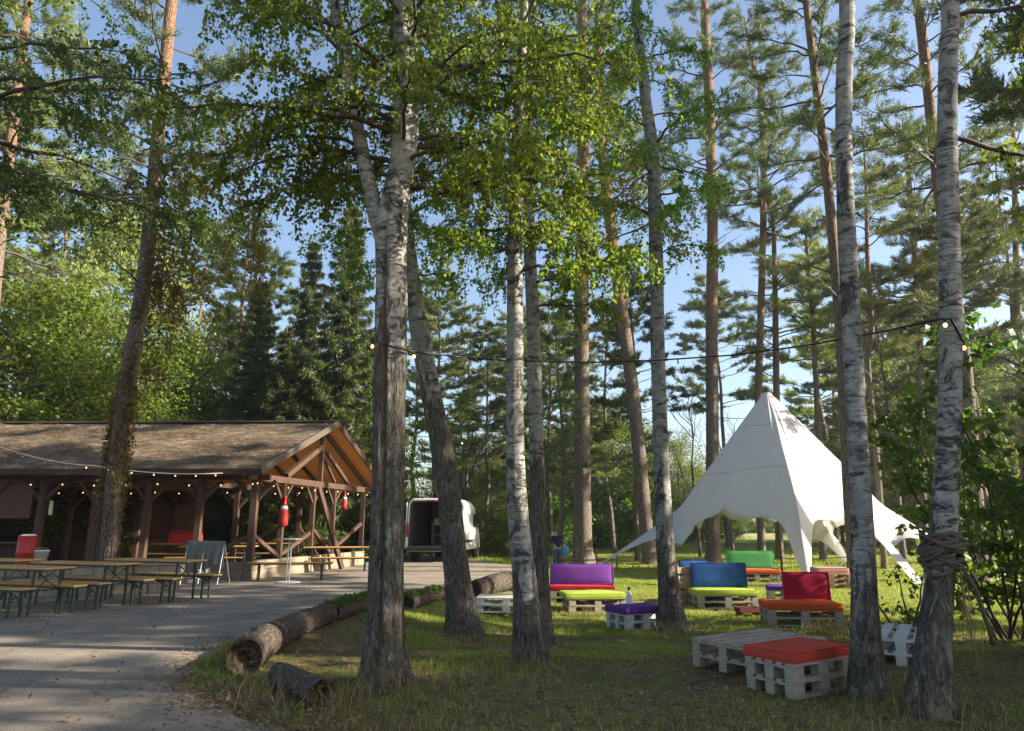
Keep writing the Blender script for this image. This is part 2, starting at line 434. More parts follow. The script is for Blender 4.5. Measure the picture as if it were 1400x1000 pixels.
def leaf_arr(P, L, rng, down=.5, aspect=.36, jit=.0, Lvar=.5, axis=None):
    """one diamond leaf per point"""
    P = np.asarray(P, float); n = len(P)
    a = rng.normal(size=(n, 3)); a[:, 2] -= down * 1.5
    if axis is not None: a = a * .55 + axis
    a /= np.linalg.norm(a, axis=1, keepdims=True) + 1e-9
    b = np.cross(a, rng.normal(size=(n, 3))); b /= np.linalg.norm(b, axis=1, keepdims=True) + 1e-9
    l = (L * (1 + Lvar * rng.uniform(-1, 1, n)))[:, None]
    P = P + rng.normal(size=(n, 3)) * jit
    nn = np.cross(a, b)
    V = np.stack([P, P + a * l * .45 + b * l * aspect + nn * l * .06, P + a * l, P + a * l * .45 - b * l * aspect + nn * l * .06], 1).reshape(-1, 3)
    return V, np.arange(n * 4).reshape(n, 4)

def blade_arr(P, D, L, wid, rng, spread=.6, Lvar=.3):
    """thin triangles from P along D"""
    n = len(P); a = D + rng.normal(size=(n, 3)) * spread; a /= np.linalg.norm(a, axis=1, keepdims=True) + 1e-9
    b = np.cross(a, rng.normal(size=(n, 3))); b /= np.linalg.norm(b, axis=1, keepdims=True) + 1e-9
    l = (L * (1 + Lvar * rng.uniform(-1, 1, n)))[:, None]
    V = np.stack([P - b * wid, P + b * wid, P + a * l], 1).reshape(-1, 3)
    return V, np.arange(n * 3).reshape(n, 3)

def path_at(path, z):
    for (a, ra), (b, rb) in zip(path, path[1:]):
        if a.z <= z <= b.z:
            t = (z - a.z) / (b.z - a.z + 1e-9); return a.lerp(b, t), ra * (1 - t) + rb * t
    return path[-1]

def birch_crown(path, z0, z1, R, nl, seed, twigs=13, lpt=26, leaf=.06, targets=(), hang=.9, prof=None):
    """limbs arching out from the trunk with hanging leafy twigs -> (branch VF, leaf VF)"""
    rng = np.random.default_rng(seed); tb = TB(); LP = []
    limbs = []
    for i in range(nl):
        u = (i + rng.uniform(0, 1)) / nl; z = z0 + (z1 - z0) * u
        az = i * 2.4 + rng.uniform(-.5, .5)
        pr = prof(u) if prof else (1 - .65 * u) * min(1, .55 + 1.6 * u)
        limbs.append((z, az, R * pr * rng.uniform(.75, 1.15), rng.uniform(.35, .95)))
    limbs += list(targets)
    for z, az, Ln, rise in limbs:
        c, r = path_at(path, z); p = np.array(c); d = np.array([cos(az), sin(az), 0.0]); pts = [p]
        k = 9
        for j in range(k):
            t = (j + 1) / k
            el = rise * (1 - 1.5 * t) - .12 * t
            d2 = np.array([cos(az) * cos(el), sin(az) * cos(el), sin(el)]) + rng.normal(size=3) * .16
            p = p + d2 / np.linalg.norm(d2) * Ln / k; pts.append(p)
        pts = np.array(pts); rb = min(r * .34, .008 + .0115 * Ln)
        tb.tube(pts, rb, .006, 5)
        for q in range(int(twigs * (.5 + .5 * Ln / R))):
            t = rng.uniform(.22, 1.0); f = t * k; i0 = min(int(f), k - 1); b = pts[i0] * (1 - f + i0) + pts[i0 + 1] * (f - i0)
            a2 = az + rng.uniform(-1.5, 1.5); Lt = rng.uniform(.35, 1.0) * (.6 + .25 * Ln)
            o = np.array([cos(a2), sin(a2), 0]); tp = [b]; p2 = b
            for s in range(5):
                tt = (s + 1) / 5
                dd = o * (1 - hang * tt) + np.array([0, 0, .3 - (.3 + hang) * tt * 1.1]) + rng.normal(size=3) * .14
                p2 = p2 + dd / np.linalg.norm(dd) * Lt / 5; tp.append(p2)
            tp = np.array(tp); tb.tube(tp, .0055, .002, 3)
            m = int(lpt * (.6 + .6 * Lt)); f = rng.uniform(.5, 5, m); i0 = np.minimum(f.astype(int), 4); fr = (f - i0)[:, None]
            LP.append(tp[i0] * (1 - fr) + tp[i0 + 1] * fr + rng.normal(size=(m, 3)) * .03)
    LV = leaf_arr(np.concatenate(LP), leaf, rng, .7)
    return tb.get(), LV

def pine_crown(path, cb, R, seed, nwh=11, dead=8, blades=46, bl=.17, dens=1.0, bw=.011):
    """whorled boughs with needle tufts -> (branch VF, needle VF)"""
    rng = np.random.default_rng(seed); tb = TB(); BP = []; BD = []
    H = path[-1][0].z
    def bough(z, az, Ln, rise, leafy):
        c, r = path_at(path, z); p = np.array(c); pts = [p]; k = 7
        for j in range(k):
            t = (j + 1) / k; el = rise * (1 - t) + rng.normal() * .16 + .25 * t * t
            az2 = az + rng.normal() * .13
            p = p + np.array([cos(az2) * cos(el), sin(az2) * cos(el), sin(el)]) * Ln / k; pts.append(p)
        pts = np.array(pts); tb.tube(pts, max(.012, min(r * .35, .011 * Ln + .012)), .006, 4)
        if not leafy:
            for q in range(3):
                f = rng.uniform(2, 6); i0 = int(f); b = pts[i0]; e = b + rng.normal(size=3) * .22 * Ln * .4 + np.array([0, 0, -.05])
                tb.tube([b, (b + e) / 2 + rng.normal(size=3) * .03, e], .008, .003, 3)
            return
        for q in range(int((5 + Ln * 3.2) * dens)):
            f = rng.uniform(2.0, 6.99) if q > 1 else 6.9; i0 = int(f); b = pts[i0] * (1 - f + i0) + pts[i0 + 1] * (f - i0)
            a2 = az + rng.uniform(-1.25, 1.25); el = rng.uniform(-.15, .75); Lt = rng.uniform(.3, .85)
            d = np.array([cos(a2) * cos(el), sin(a2) * cos(el), sin(el)]); e = b + d * Lt
            tb.tube([b, (b + e) / 2 + np.array([0, 0, -.03]), e], .008, .004, 3)
            m = int(blades * rng.uniform(.7, 1.2)); tt = rng.uniform(.3, 1.05, m)[:, None]
            BP.append(b + (e - b) * tt + rng.normal(size=(m, 3)) * .055)
            BD.append(np.repeat(d[None] * .7 + np.array([[0, 0, .3]]), m, 0) + rng.normal(size=(m, 3)) * .25)
    for i in range(dead):
        z = cb * rng.uniform(.5, 1.0); bough(z, rng.uniform(0, 6.3), rng.uniform(.5, 2.2), rng.uniform(-.2, .4), False)
    for i in range(nwh):
        u = (i + .3 * rng.uniform(-1, 1)) / nwh; u = min(max(u, 0), .98); z = cb + (H - cb) * u
        Ln = R * (1 - u ** 1.7) * rng.uniform(.75, 1.15) + .35
        k = rng.integers(3, 6); a0 = rng.uniform(0, 6.3)
        for q in range(k):
            if rng.uniform() < .12: continue
            bough(z + rng.uniform(-.35, .35), a0 + 2 * pi * q / k + rng.uniform(-.4, .4), Ln * rng.uniform(.6, 1.15), .15 + .75 * u + rng.uniform(-.2, .2), True)
    P = np.concatenate(BP); D = np.concatenate(BD)
    return tb.get(), blade_arr(P, D, bl, bw, rng, .45)

def broadleaf_crown(H, cb, R, seed, n, leaf, nlobe=26, stream=0.0, path=None, squash=1.0):
    """limbs carrying clumps of leaves, gaps between -> (branch VF, leaf VF)"""
    rng = np.random.default_rng(seed); tb = TB(); LP = []
    for i in range(nlobe):
        u = (i + rng.uniform()) / nlobe; z = cb + (H - cb) * u
        pr = math.sin(pi * min(.97, .12 + .84 * u)) ** .7
        rr = R * pr * sqrt(rng.uniform(.12, 1)); az = i * 2.4 + rng.uniform(-.6, .6)
        c = np.array([rr * cos(az), rr * sin(az), z]); b = np.array([0, 0, max(.3, z - rr * .9 - .4)])
        mid = (b + c) / 2 + np.array([0, 0, .15 * rr]) + rng.normal(size=3) * .1
        tb.tube([b, mid, c], .012 + .018 * R * (1 - u), .008, 4)
        sz = R * rng.uniform(.17, .33); m = int(n / nlobe * rng.uniform(.6, 1.4))
        for q in range(6):
            s2 = c + rng.normal(size=3) * sz * .6; tb.tube([c, (c + s2) / 2 + rng.normal(size=3) * .05, s2], .008, .003, 3)
            k = m // 6
            pts = s2 + rng.normal(size=(k, 3)) * sz * np.array([.5, .5, .34 * squash])
            if stream: pts[:, 2] -= rng.uniform(0, 1, k) ** 1.0 * stream
            LP.append(pts)
    return tb.get(), leaf_arr(np.concatenate(LP), leaf, rng, .4 + stream)

def spruce_crown(H, R, seed, nwh=26, cb=.4):
    rng = np.random.default_rng(seed); tb = TB(); BP = []; BD = []
    for i in range(nwh):
        u = i / nwh; z = cb + (H - cb) * u; Ln = R * (1 - u) ** .85 * rng.uniform(.8, 1.12) + .15; k = 7 if u < .6 else 5; a0 = rng.uniform(0, 6.3)
        for q in range(k):
            az = a0 + 2 * pi * q / k + rng.uniform(-.25, .25); L2 = Ln * rng.uniform(.75, 1.1); pts = []
            for j in range(6):
                t = j / 5; pts.append([cos(az) * L2 * t, sin(az) * L2 * t, z + L2 * (-.32 * t - .12 * sin(pi * t) + .22 * t * t) + rng.normal() * .03])
            pts = np.array(pts); tb.tube(pts, .02, .005, 3)
            m = int(80 + 330 * L2); f = rng.uniform(.4, 5, m); i0 = np.minimum(f.astype(int), 4); fr = (f - i0)[:, None]
            b = pts[i0] * (1 - fr) + pts[i0 + 1] * fr
            side = np.array([-sin(az), cos(az), 0]) * rng.uniform(-1, 1, m)[:, None] * (L2 * .26 + .05) * (1.1 - f / 6)[:, None]
            BP.append(b + side + np.array([0, 0, -1]) * np.abs(rng.normal(size=(m, 1))) * .13)
            BD.append(np.array([cos(az) * .5, sin(az) * .5, -.55]) + side * .6)
    return tb.get(), blade_arr(np.concatenate(BP), np.concatenate(BD), .20, .018, rng, .4)

# ------------------------------------------------------------------ hero trees: trunks follow the photographed lines at their own distance
TW = .84
def wpath(base, pts, topH, Y, dy=0.0, rtop=.03):
    """[(px,py,wpx)] -> local path"""
    b = gp(*base[:2]); out = []
    Y = Y or b.y
    for i, (px, py, wp) in enumerate(pts):
        p = A(px, py, Y + dy * i); out.append((p, wp * TW / 2 / F * camz(p)))
    o = Vector((out[0][0].x, out[0][0].y, 0)); z0 = gz1(o.x, o.y); o.z = z0
    out[0] = (Vector((o.x, o.y, z0 - .12)), out[0][1])
    (a, ra), (c, rc) = out[-2], out[-1]
    topH = max(topH, c.z + 3.5)
    if topH > c.z:
        d = (c - a).normalized(); L = (topH - c.z) / max(.5, d.z); d = (d + Vector((0, 0, .6))).normalized(); L = (topH - c.z) / d.z
        out.append((c + d * L * .5, rc * .62)); out.append((c + d * L, rtop))
    return o, [(p - o, r) for p, r in out]

def make_tree(name, label, cat, group, o, trunk, bark, branches=None, bmat=None, leaves=None, lmat=None, leafname='leaves', extra=None):
    t = empty(name, o); tag(t, label, cat, group)
    tr = arr('trunk', trunk[0], trunk[1], bark, t)
    if branches is not None and len(branches[0]): arr('branch_sprays', branches[0], branches[1], bmat or M['branch'], t)
    if leaves is not None: arr(leafname, leaves[0], leaves[1], lmat, t, smooth=False)
    return t

def groove_b1(th, z):
    # dead strip torn out of the bark, facing the camera
    k = math.exp(-((((th - 4.45 - .1 * sin(z * 1.3) + pi) % (2 * pi)) - pi) / .16) ** 2) * min(1, max(0, z / .4)) * min(1, max(0, (5.0 - z) / .8))
    k2 = math.exp(-((((th - 5.0 - .08 * sin(z * 2.1) + pi) % (2 * pi)) - pi) / .30) ** 2) * min(1, max(0, z / .3)) * min(1, max(0, (4.2 - z) / .8))
    return 1 - .30 * k - .10 * k2

BT = []   # hero birches
# forked old birch by the road
o, p = wpath((523, 935), [(523, 935, 62), (526, 850, 55), (530, 700, 53), (534, 520, 52), (536, 400, 52), (537, 310, 54), (549, 235, 42), (557, 150, 41), (556, 70, 38), (552, 0, 36)], 13.5, None)
bk1 = birch_bark('old_birch_bark', 3.9, 3.0, (.40, .385, .35), 1.0)
# brown torn wood in the groove: own colour of the exposed wood
n_ = bk1.node_tree; bs_ = n_.nodes['Principled BSDF']
tr = trunk_arr(p, 56, .05, .42, .045, 1, groove_b1)
q0 = gp(523, 935).y
fork = [(A(x, y, q0 + dz) - o, wpx * TW / 2 / F * camz(A(x, y, q0))) for x, y, wpx, dz in
        [(527, 335, 30, .0), (512, 285, 27, .02), (500, 230, 24, .06), (488, 170, 22, .12), (476, 100, 20, .2), (462, 30, 17, .28), (450, -60, 14, .35), (430, -220, 8, .45)]]
tr2 = trunk_arr(fork, 24, .07, 0, .03, 2)
trV = np.concatenate([tr[0], tr2[0]]); trF = np.concatenate([tr[1], tr2[1] + len(tr[0])])
T = [(5.3, pi * .97, 2.3, .4), (5.7, pi * 1.05, 2.6, .3), (6.0, pi * .9, 2.4, .5), (5.0, .05, 2.2, .3), (5.6, .2, 2.5, .35), (6.2, -.2, 2.6, .4), (6.6, .4, 2.4, .3), (5.5, pi * .75, 1.8, .3), (5.3, -.6, 1.7, .4)]
br, lf = birch_crown(p, 5.0, 13.3, 2.6, 48, 11, 22, 48, .052, T)
br2, lf2 = birch_crown(fork, 5.3, 10.5, 1.9, 24, 12, 20, 46, .052, [(5.3, pi * .9, 1.6, .35), (5.6, pi, 1.9, .45)])
br = (np.concatenate([br[0], br2[0]]), np.concatenate([br[1], br2[1] + len(br[0])])); lf = (np.concatenate([lf[0], lf2[0]]), np.concatenate([lf[1], lf2[1] + len(lf[0])]))
b1 = make_tree('birch_tree', 'thick forked old birch beside the log with a brown crack torn down its bark', 'tree', 'birches on the grass', o, (trV, trF), bk1, br, M['birch_twig'], lf, M['birch_leaf'])
# exposed reddish wood lining the crack (a strip of its own, inside the groove)
P = catmull(p, .05); V = []; Fq = []; k = 0
for c, r in P:
    if .15 < c.z < 4.6:
        wob = .1 * sin(c.z * 1.3) + .05 * mnoise.noise(Vector((0, 0, c.z * 6))); hw = .22 * min(1, (4.6 - c.z) / 1.2) * (.7 + .5 * mnoise.noise(Vector((3, 1, c.z * 2.2))))
        fl = 1 + .42 * math.exp(-max(c.z, 0) / .55 * 1.6)
        for j in range(7):
            a = -(4.45 + wob) + (j - 3) / 3 * hw * -1
            th = 4.45 + wob + (j - 3) / 3 * hw
            rr = r * fl * (groove_b1(th, c.z) + .006 + .012 * mnoise.noise(Vector((j * .9, c.z * 3, 0))))
            V.append((c.x + cos(th) * rr, c.y + sin(th) * rr, c.z))
        if k: Fq += [((k - 1) * 7 + j, (k - 1) * 7 + j + 1, k * 7 + j + 1, k * 7 + j) for j in range(6)]
        k += 1
n = NT('torn_wood'); v = n.coord(); f = n.noise(n.mapv(v, (22, 22, 2.5)), 1.5, 6, .7)
n.bump(f, .8, .02); n.done(n.ramp(f, [(.3, (.035, .02, .012)), (.52, (.15, .09, .055)), (.75, (.27, .18, .12))]), .9, .1); M['torn_wood'] = n.m
arr('torn_strip', np.array(V), np.array(Fq), M['torn_wood'], b1)

hero = [
 # name label base pts topH barkheight crown(z0,z1,R,nl) seed
 ('leaning grey birch just behind the thick forked birch, curving left as it rises', [(636, 868, 46), (622, 760, 40), (611, 650, 37), (594, 560, 34), (580, 490, 32), (568, 420, 30), (558, 350, 28), (550, 250, 25), (546, 120, 22), (544, 0, 20)], 13, 4.5, (6.0, 12.6, 2.1, 22), 21, 0),
 ('birch with dark rough foot, front one of the close pair in the middle', [(727, 903, 50), (718, 800, 39), (708, 700, 34), (704, 600, 30), (704, 450, 27), (704, 340, 24), (706, 230, 21), (712, 100, 17), (716, 0, 14)], 12.5, 1.35, (4.9, 12.3, 1.75, 30), 31, 1),
 ('slimmer birch standing close behind the front birch of the middle pair', [(743, 880, 30), (738, 760, 26), (733, 600, 24), (729, 450, 22), (724, 330, 19), (722, 200, 16), (726, 60, 14)], 12.5, 3.2, (5.4, 12.3, 1.6, 22), 41, 1),
 ('black and white birch next to the small purple pallet seat', [(920, 862, 40), (912, 770, 30), (905, 650, 25), (900, 500, 23), (897, 350, 22), (893, 220, 20), (882, 130, 18), (872, 40, 16)], 14, 1.9, (6.8, 13.6, 2.3, 24), 51, 2),
 ('birch with pale banded trunk behind the red pallet seat', [(1186, 950, 50), (1183, 850, 40), (1178, 700, 33), (1170, 550, 30), (1162, 400, 29), (1155, 250, 26), (1154, 120, 25), (1158, 0, 23)], 13.5, 1.25, (8.0, 13.3, 2.0, 12), 61, 0),
 ('grey birch with a rope bundle wrapped round its trunk', [(1270, 976, 60), (1277, 880, 46), (1288, 760, 40), (1296, 620, 36), (1300, 480, 34), (1298, 330, 32), (1295, 200, 30), (1297, 60, 27), (1299, 0, 26)], 13.5, 1.5, (8.2, 13.3, 2.0, 11), 71, 1),
]
HT = []
for i, (lab, pts, topH, bh, (z0, z1, R, nl), sd, lk) in enumerate(hero):
    o, p = wpath(pts[0], pts, topH, None)
    bm_ = birch_bark('birch_bark_' + 'abcdefg'[i], bh, 4.0 + i * 2.3, fade=.9)
    sg = 36 if i in (0, 1, 4, 5) else 26
    tr = trunk_arr(p, sg, .07, (.46 if i != 5 else .55), .035, 3 + i)
    tg = []
    if i == 1: tg = [(4.6, -.4, 1.5, .15), (4.9, -2.3, 1.4, .15), (5.2, .5, 1.8, .2), (5.2, 2.6, 1.5, .2)]
    if i == 2: tg = [(5.2, .1, 1.3, .2), (5.6, -.7, 1.7, .2)]
    if i == 5: tg = [(5.0, .2, 1.7, -.35), (6.3, .15, 2.2, .6)]
    br, lf = birch_crown(p, z0, z1, R, int(nl * 1.15), sd, 21, 44, .054 if i < 3 else .058, tg)
    HT.append((make_tree('birch_tree', lab, 'tree', 'birches on the grass', o, tr, bm_, br, M['birch_twig'], lf, M['birch_leaf'] if lk != 2 else M['birch_leaf']), p, o))
# birch outside the left edge whose crown hangs into the top left corner
for k, (bx, by, H_, z0, lab) in enumerate([(-7.6, 9.0, 13, 5.6, 'shaded birch crown hanging into the top left corner'), (-4.7, 11.5, 14.5, 8.0, 'birch with dark foliage above the near end of the pavilion')]):
    pass
o = Vector((-8.4, 8.6, 0)); p = [(Vector((0, 0, -.1)), .2), (Vector((.1, 0, 4)), .16), (Vector((.3, .1, 9)), .1), (Vector((.4, .2, 13.5)), .03)]
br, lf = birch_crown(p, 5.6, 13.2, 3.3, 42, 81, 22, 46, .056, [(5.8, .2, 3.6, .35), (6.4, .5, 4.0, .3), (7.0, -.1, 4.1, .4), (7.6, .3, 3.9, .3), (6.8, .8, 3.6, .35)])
make_tree('birch_tree', 'birch beyond the left edge whose shaded leafy boughs fill the top left corner', 'tree', 'birches on the grass', o, trunk_arr(p, 18, .15, .4, .03, 15), birch_bark('birch_bark_h', 1.5, 31), br, M['birch_twig'], lf, M['birch_leaf_shaded'])

# hero pines (each trunk follows its own line)
pines = [
 ('leaning pine wrapped in creeper in front of the pavilion', [(146, 775, 26), (152, 700, 26), (163, 600, 25), (180, 490, 25), (196, 390, 24), (207, 290, 22), (216, 190, 21), (226, 90, 19), (235, 0, 17)], 16.8, 16.5, (9.6, 3.0, 8, 12), 0),
 ('slim pine at the far left edge of the wood', [(-40, 735, 24), (-20, 520, 20), (2, 300, 17), (18, 170, 15), (38, 10, 12)], 22, 20, (11.0, 3.0, 9, 7), 1),
 ('straight pine with brown bark behind the middle birch pair', [(797, 772, 32), (796, 640, 27), (795, 480, 24), (796, 330, 22), (797, 180, 19), (796, 0, 15)], 33.0, 21, (11.5, 2.8, 9, 9), 0),
 ('leaning pine left of the black and white birch', [(890, 785, 22), (880, 690, 22), (868, 560, 21), (852, 440, 20), (840, 350, 19), (829, 260, 17), (822, 180, 15), (818, 60, 12)], 33.5, 19, (12.5, 2.6, 8, 9), 1),
 ('straight pine right of the black and white birch, left of the white tent', [(975, 768, 23), (974, 600, 20), (973, 450, 19), (974, 300, 17), (970, 150, 16), (964, 30, 14)], 35.0, 23, (15.0, 3.4, 8, 12), 0),
 ('reddish slim pine rising behind the peak of the white tent', [(1040, 748, 13), (1037, 560, 12), (1041, 400, 11), (1044, 250, 10), (1040, 130, 9), (1030, 90, 7)], 36.0, 26, (17.0, 4.0, 9, 6), 0),
 ('short pine close right of the tent peak', [(1064, 748, 12), (1062, 560, 11), (1060, 420, 9), (1058, 330, 7)], 37.0, 18, (10.0, 2.8, 8, 8), 1),
 ('thin pine over the right flank of the white tent', [(1124, 748, 10), (1119, 600, 9), (1112, 450, 8), (1106, 370, 6)], 38.0, 17, (9.5, 2.6, 8, 8), 1),
 ('pine trunk close to the left of the pale banded birch', [(1166, 768, 21), (1160, 650, 20), (1151, 480, 18), (1139, 330, 16), (1128, 220, 14), (1104, 20, 11)], 21.3, 24, (14.5, 3.0, 8, 8), 0),
 ('crooked thin trunk right of the pale banded birch', [(1206, 750, 9), (1200, 640, 9), (1187, 500, 8), (1192, 450, 8), (1186, 350, 7), (1184, 250, 5)], 30.0, 15, (9.5, 2.2, 6, 5), 1),
 ('forked pine left of the rope birch', [(1262, 750, 12), (1259, 600, 11), (1257, 450, 10), (1252, 360, 9), (1242, 240, 8)], 34.0, 20, (10.5, 3.4, 9, 9), 0),
 ('sunlit pine leaning left directly behind the rope birch', [(1338, 770, 22), (1322, 520, 19), (1305, 400, 18), (1284, 260, 17), (1262, 60, 15), (1254, 0, 14)], 23.0, 24, (14.0, 3.2, 8, 6), 0),
 ('dark pine at the far right edge', [(1405, 750, 13), (1396, 560, 12), (1390, 380, 10), (1386, 200, 7)], 33.0, 19, (9.5, 3.3, 9, 8), 0),
]
PT = []
for i, (lab, pts, Y, topH, (cb, R, nwh, dead), mk) in enumerate(pines):
    b = Vector((0, 0, 0)); base = A(pts[0][0], pts[0][1], Y); 
    o, p = wpath(pts[0], pts, topH, Y)
    tr = trunk_arr(p, 22 if i < 5 else 14, .14, .35, .025, 30 + i)
    br, nd = pine_crown(p, max(cb, p[-1][0].z * .55) if Y > 32 else min(cb, p[-1][0].z * .66), R * (1.1 if Y < 32 else 1.35), 100 + i, nwh + 2, dead + 6, 52, .18 if Y < 30 else .2, 1.5, .015)
    PT.append((make_tree('pine_tree', lab, 'tree', 'pines around the clearing', o, tr, M['pine_bark'], br, M['branch'], nd, M['needle'] if mk == 0 else M['needle_pale'], 'needles'), p, o))

# ------------------------------------------------------------------ woods behind: prototypes, then copies with their own place
def proto_pine(seed, H, cb, R, mat_, r0=.17, bl=.24):
    rng = np.random.default_rng(seed); p = [(Vector((0, 0, -.1)), r0)]
    x = y = 0
    for i in range(1, 8):
        x += rng.normal() * .12; y += rng.normal() * .12; p.append((Vector((x, y, H * i / 7)), r0 * (1 - .86 * i / 7)))
    br, nd = pine_crown(p, cb, R, seed, 13, 9, 46, bl, 1.45, .024)
    return make_tree('pine_tree', None, 'tree', None, (0, 0, 0), trunk_arr(p, 10, .5, .3, .03, seed), M['pine_bark'], br, M['branch'], nd, mat_, 'needles')
def proto_broad(name, seed, H, cb, R, mat_, n_, leaf, stream=0.0, r0=.16, bark=None, lobes=34):
    p = [(Vector((0, 0, -.1)), r0), (Vector((.1, .05, H * .4)), r0 * .6), (Vector((0, .1, H * .9)), .02)]
    br, lf = broadleaf_crown(H, cb, R, seed, n_, leaf, lobes, stream)
    return make_tree(name, None, 'tree', None, (0, 0, 0), trunk_arr(p, 10, .4, .3, .03, seed), bark or M['branch'], br, M['branch'], lf, mat_)
def proto_spruce(seed, H, R):
    p = [(Vector((0, 0, -.1)), .2), (Vector((0, 0, H * .5)), .11), (Vector((0, 0, H)), .015)]
    br, nd = spruce_crown(H, R, seed, int(H * 2.1))
    return make_tree('spruce_tree', None, 'tree', None, (0, 0, 0), trunk_arr(p, 10, .5, .3, .03, seed), M['pine_bark'], br, M['branch'], nd, M['spruce_needle'], 'needles')
BARE = simple('bare_bark', (.11, .10, .09), .85)
def proto_bare(seed, H):
    rng = np.random.default_rng(seed); tb = TB()
    def grow(p, d, L, r, lv):
        pts = [p]
        for j in range(5):
            d = d + rng.normal(size=3) * .14 + np.array([0, 0, .06]); d /= np.linalg.norm(d); pts.append(pts[-1] + d * L / 5)
        tb.tube(pts, r, r * .5, 4)
        if lv < 3:
            for k in range(4 if lv else 6):
                t = rng.integers(2, 6); a = rng.uniform(0, 6.3); dd = d * .75 + np.array([cos(a), sin(a), .15]) * .6
                grow(pts[t], dd / np.linalg.norm(dd), L * rng.uniform(.45, .65), r * .5, lv + 1)
    t = empty('bare_tree'); tag(t, None, 'tree')
    p = [(Vector((0, 0, -.1)), .11), (Vector((.1, 0, H * .3)), .09), (Vector((.2, .1, H * .5)), .075)]
    tr = trunk_arr(p, 9, .3, .3, .03, seed); arr('trunk', tr[0], tr[1], BARE, t)
    grow(np.array([.2, .1, H * .5]), np.array([0, 0, 1.0]), H * .35, .07, 0); grow(np.array([.1, 0, H * .3]), np.array([.5, 0, .8]), H * .35, .05, 0)
    V = tb.get(); arr('branch_sprays', V[0], V[1], BARE, t); return t

USED = set()
def place(proto, px, Y, h, H0, rz, label, group, sx=1.0, name=None):
    t = proto if proto.name not in USED else clone(proto)
    USED.add(proto.name); q = PX(px, Y); t.location = (q.x, q.y, gz1(q.x, q.y)); t.rotation_euler = (0, 0, rz); s = h / H0; t.scale = (s * sx, s * sx, s)
    tag(t, label, 'tree', group); return t
pp = [proto_pine(201, 20, 8, 3.4, M['needle']), proto_pine(202, 20, 6, 3.8, M['needle_pale']), proto_pine(203, 20, 10, 3.2, M['needle']), proto_pine(204, 20, 5, 3.6, M['needle'])]
pb = [proto_broad('broadleaf_tree', 301, 10, 1.2, 3.6, M['bush_leaf'], 26000, .125, lobes=66), proto_broad('broadleaf_tree', 302, 10, 2.0, 3.0, M['bush_leaf'], 24000, .125, lobes=62)]
pw = proto_broad('weeping_birch', 303, 14, 3.5, 2.6, M['weeping_leaf'], 17000, .13, 1.3, .15, birch_bark('birch_bark_w', .5, 9), 40)
ps = [proto_spruce(401, 15, 3.0), proto_spruce(402, 15, 2.6)]
pbu = [proto_broad('bush', 304, 3, .15, 2.0, M['bush_leaf'], 8000, .13, 0, .05), proto_broad('bush', 305, 3, .1, 2.2, M['hazel_leaf'], 8000, .14, 0, .05)]
pbare = [proto_bare(501, 12), proto_bare(502, 11)]

gP, gB, gS, gU, gF, gD = 'pines in the wood behind the clearing', 'leafy trees behind the pavilion', 'spruces behind the pavilion', 'bushes along the edge of the lawn', 'leafy trees beyond the lawn', 'bare trees beyond the lawn'
# behind the pavilion, left to right
place(pp[1], 20, 36, 22.0, 20, .3, 'sunlit bushy pine above the left end of the pavilion roof', gP, 1.25)
place(pp[3], 95, 38, 20.7, 20, 1.9, 'pale green pine left of the weeping birch', gP, 1.2)
place(pp[0], -90, 30, 23.2, 20, 4, 'dark pine crown cut by the left edge', gP, 1.2)
place(pw, 140, 33, 17.7, 14, 0, 'weeping birch with pale hanging foliage behind the creeper pine', gB, 1.0)
place(pb[0], 60, 29, 10.9, 10, .5, 'bright yellow-green tree behind the left half of the pavilion', gB, 1.15)
place(pb[1], -30, 28, 12.1, 10, 2, 'leafy green tree at the left edge above the pavilion', gB, 1.2)
place(pb[0], 190, 31, 9.8, 10, 3.2, 'round green tree directly behind the creeper pine trunk', gB, 1.1)
place(pb[1], 120, 27.5, 7.5, 10, 4.1, 'low green tree touching the pavilion ridge', gB, 1.3)
place(pp[1], 300, 38, 20.7, 20, 5.2, 'pine with pale crown behind the middle of the pavilion', gP, 1.15)
place(pp[2], 240, 46, 23.2, 20, 3.7, 'distant pine seen between weeping birch and spruces', gP, 1.1)
place(pw, 262, 37, 12.8, 14, 2.2, 'smaller weeping birch behind the red creeper', gB, 1.2)
place(ps[0], 330, 31, 13.2, 15, 0, 'very dark spruce left of the tallest spruce', gS, 1.05)
place(ps[1], 458, 30.5, 16.9, 15, 1.1, 'tallest spruce, sunlit, behind the gable of the pavilion', gS, 1.1)
place(ps[0], 402, 33, 16.2, 15, 2.5, 'spruce with pale tip standing left against the tallest spruce', gS, .95)
place(ps[1], 372, 29.5, 10.2, 15, 4, 'low dark spruce just behind the pavilion ridge', gS, 1.3)
place(ps[0], 500, 34, 11.7, 15, .7, 'spruce between the tallest spruce and the forked birch', gS, 1.2)
place(ps[1], 270, 33, 8.2, 15, 2, 'small dark spruce behind the pavilion roof', gS, 1.4)
place(pb[0], 430, 33.5, 6.9, 10, 1.3, 'leafy tree seen through the posts of the pavilion', gB, 1.2)
place(pp[3], 345, 42, 19.5, 20, 1, 'pine towering behind the very dark spruce', gP, 1.2)
place(pb[1], 510, 32, 6.3, 10, 1.3, 'leafy tree right of the pavilion gable', gB, 1.2)
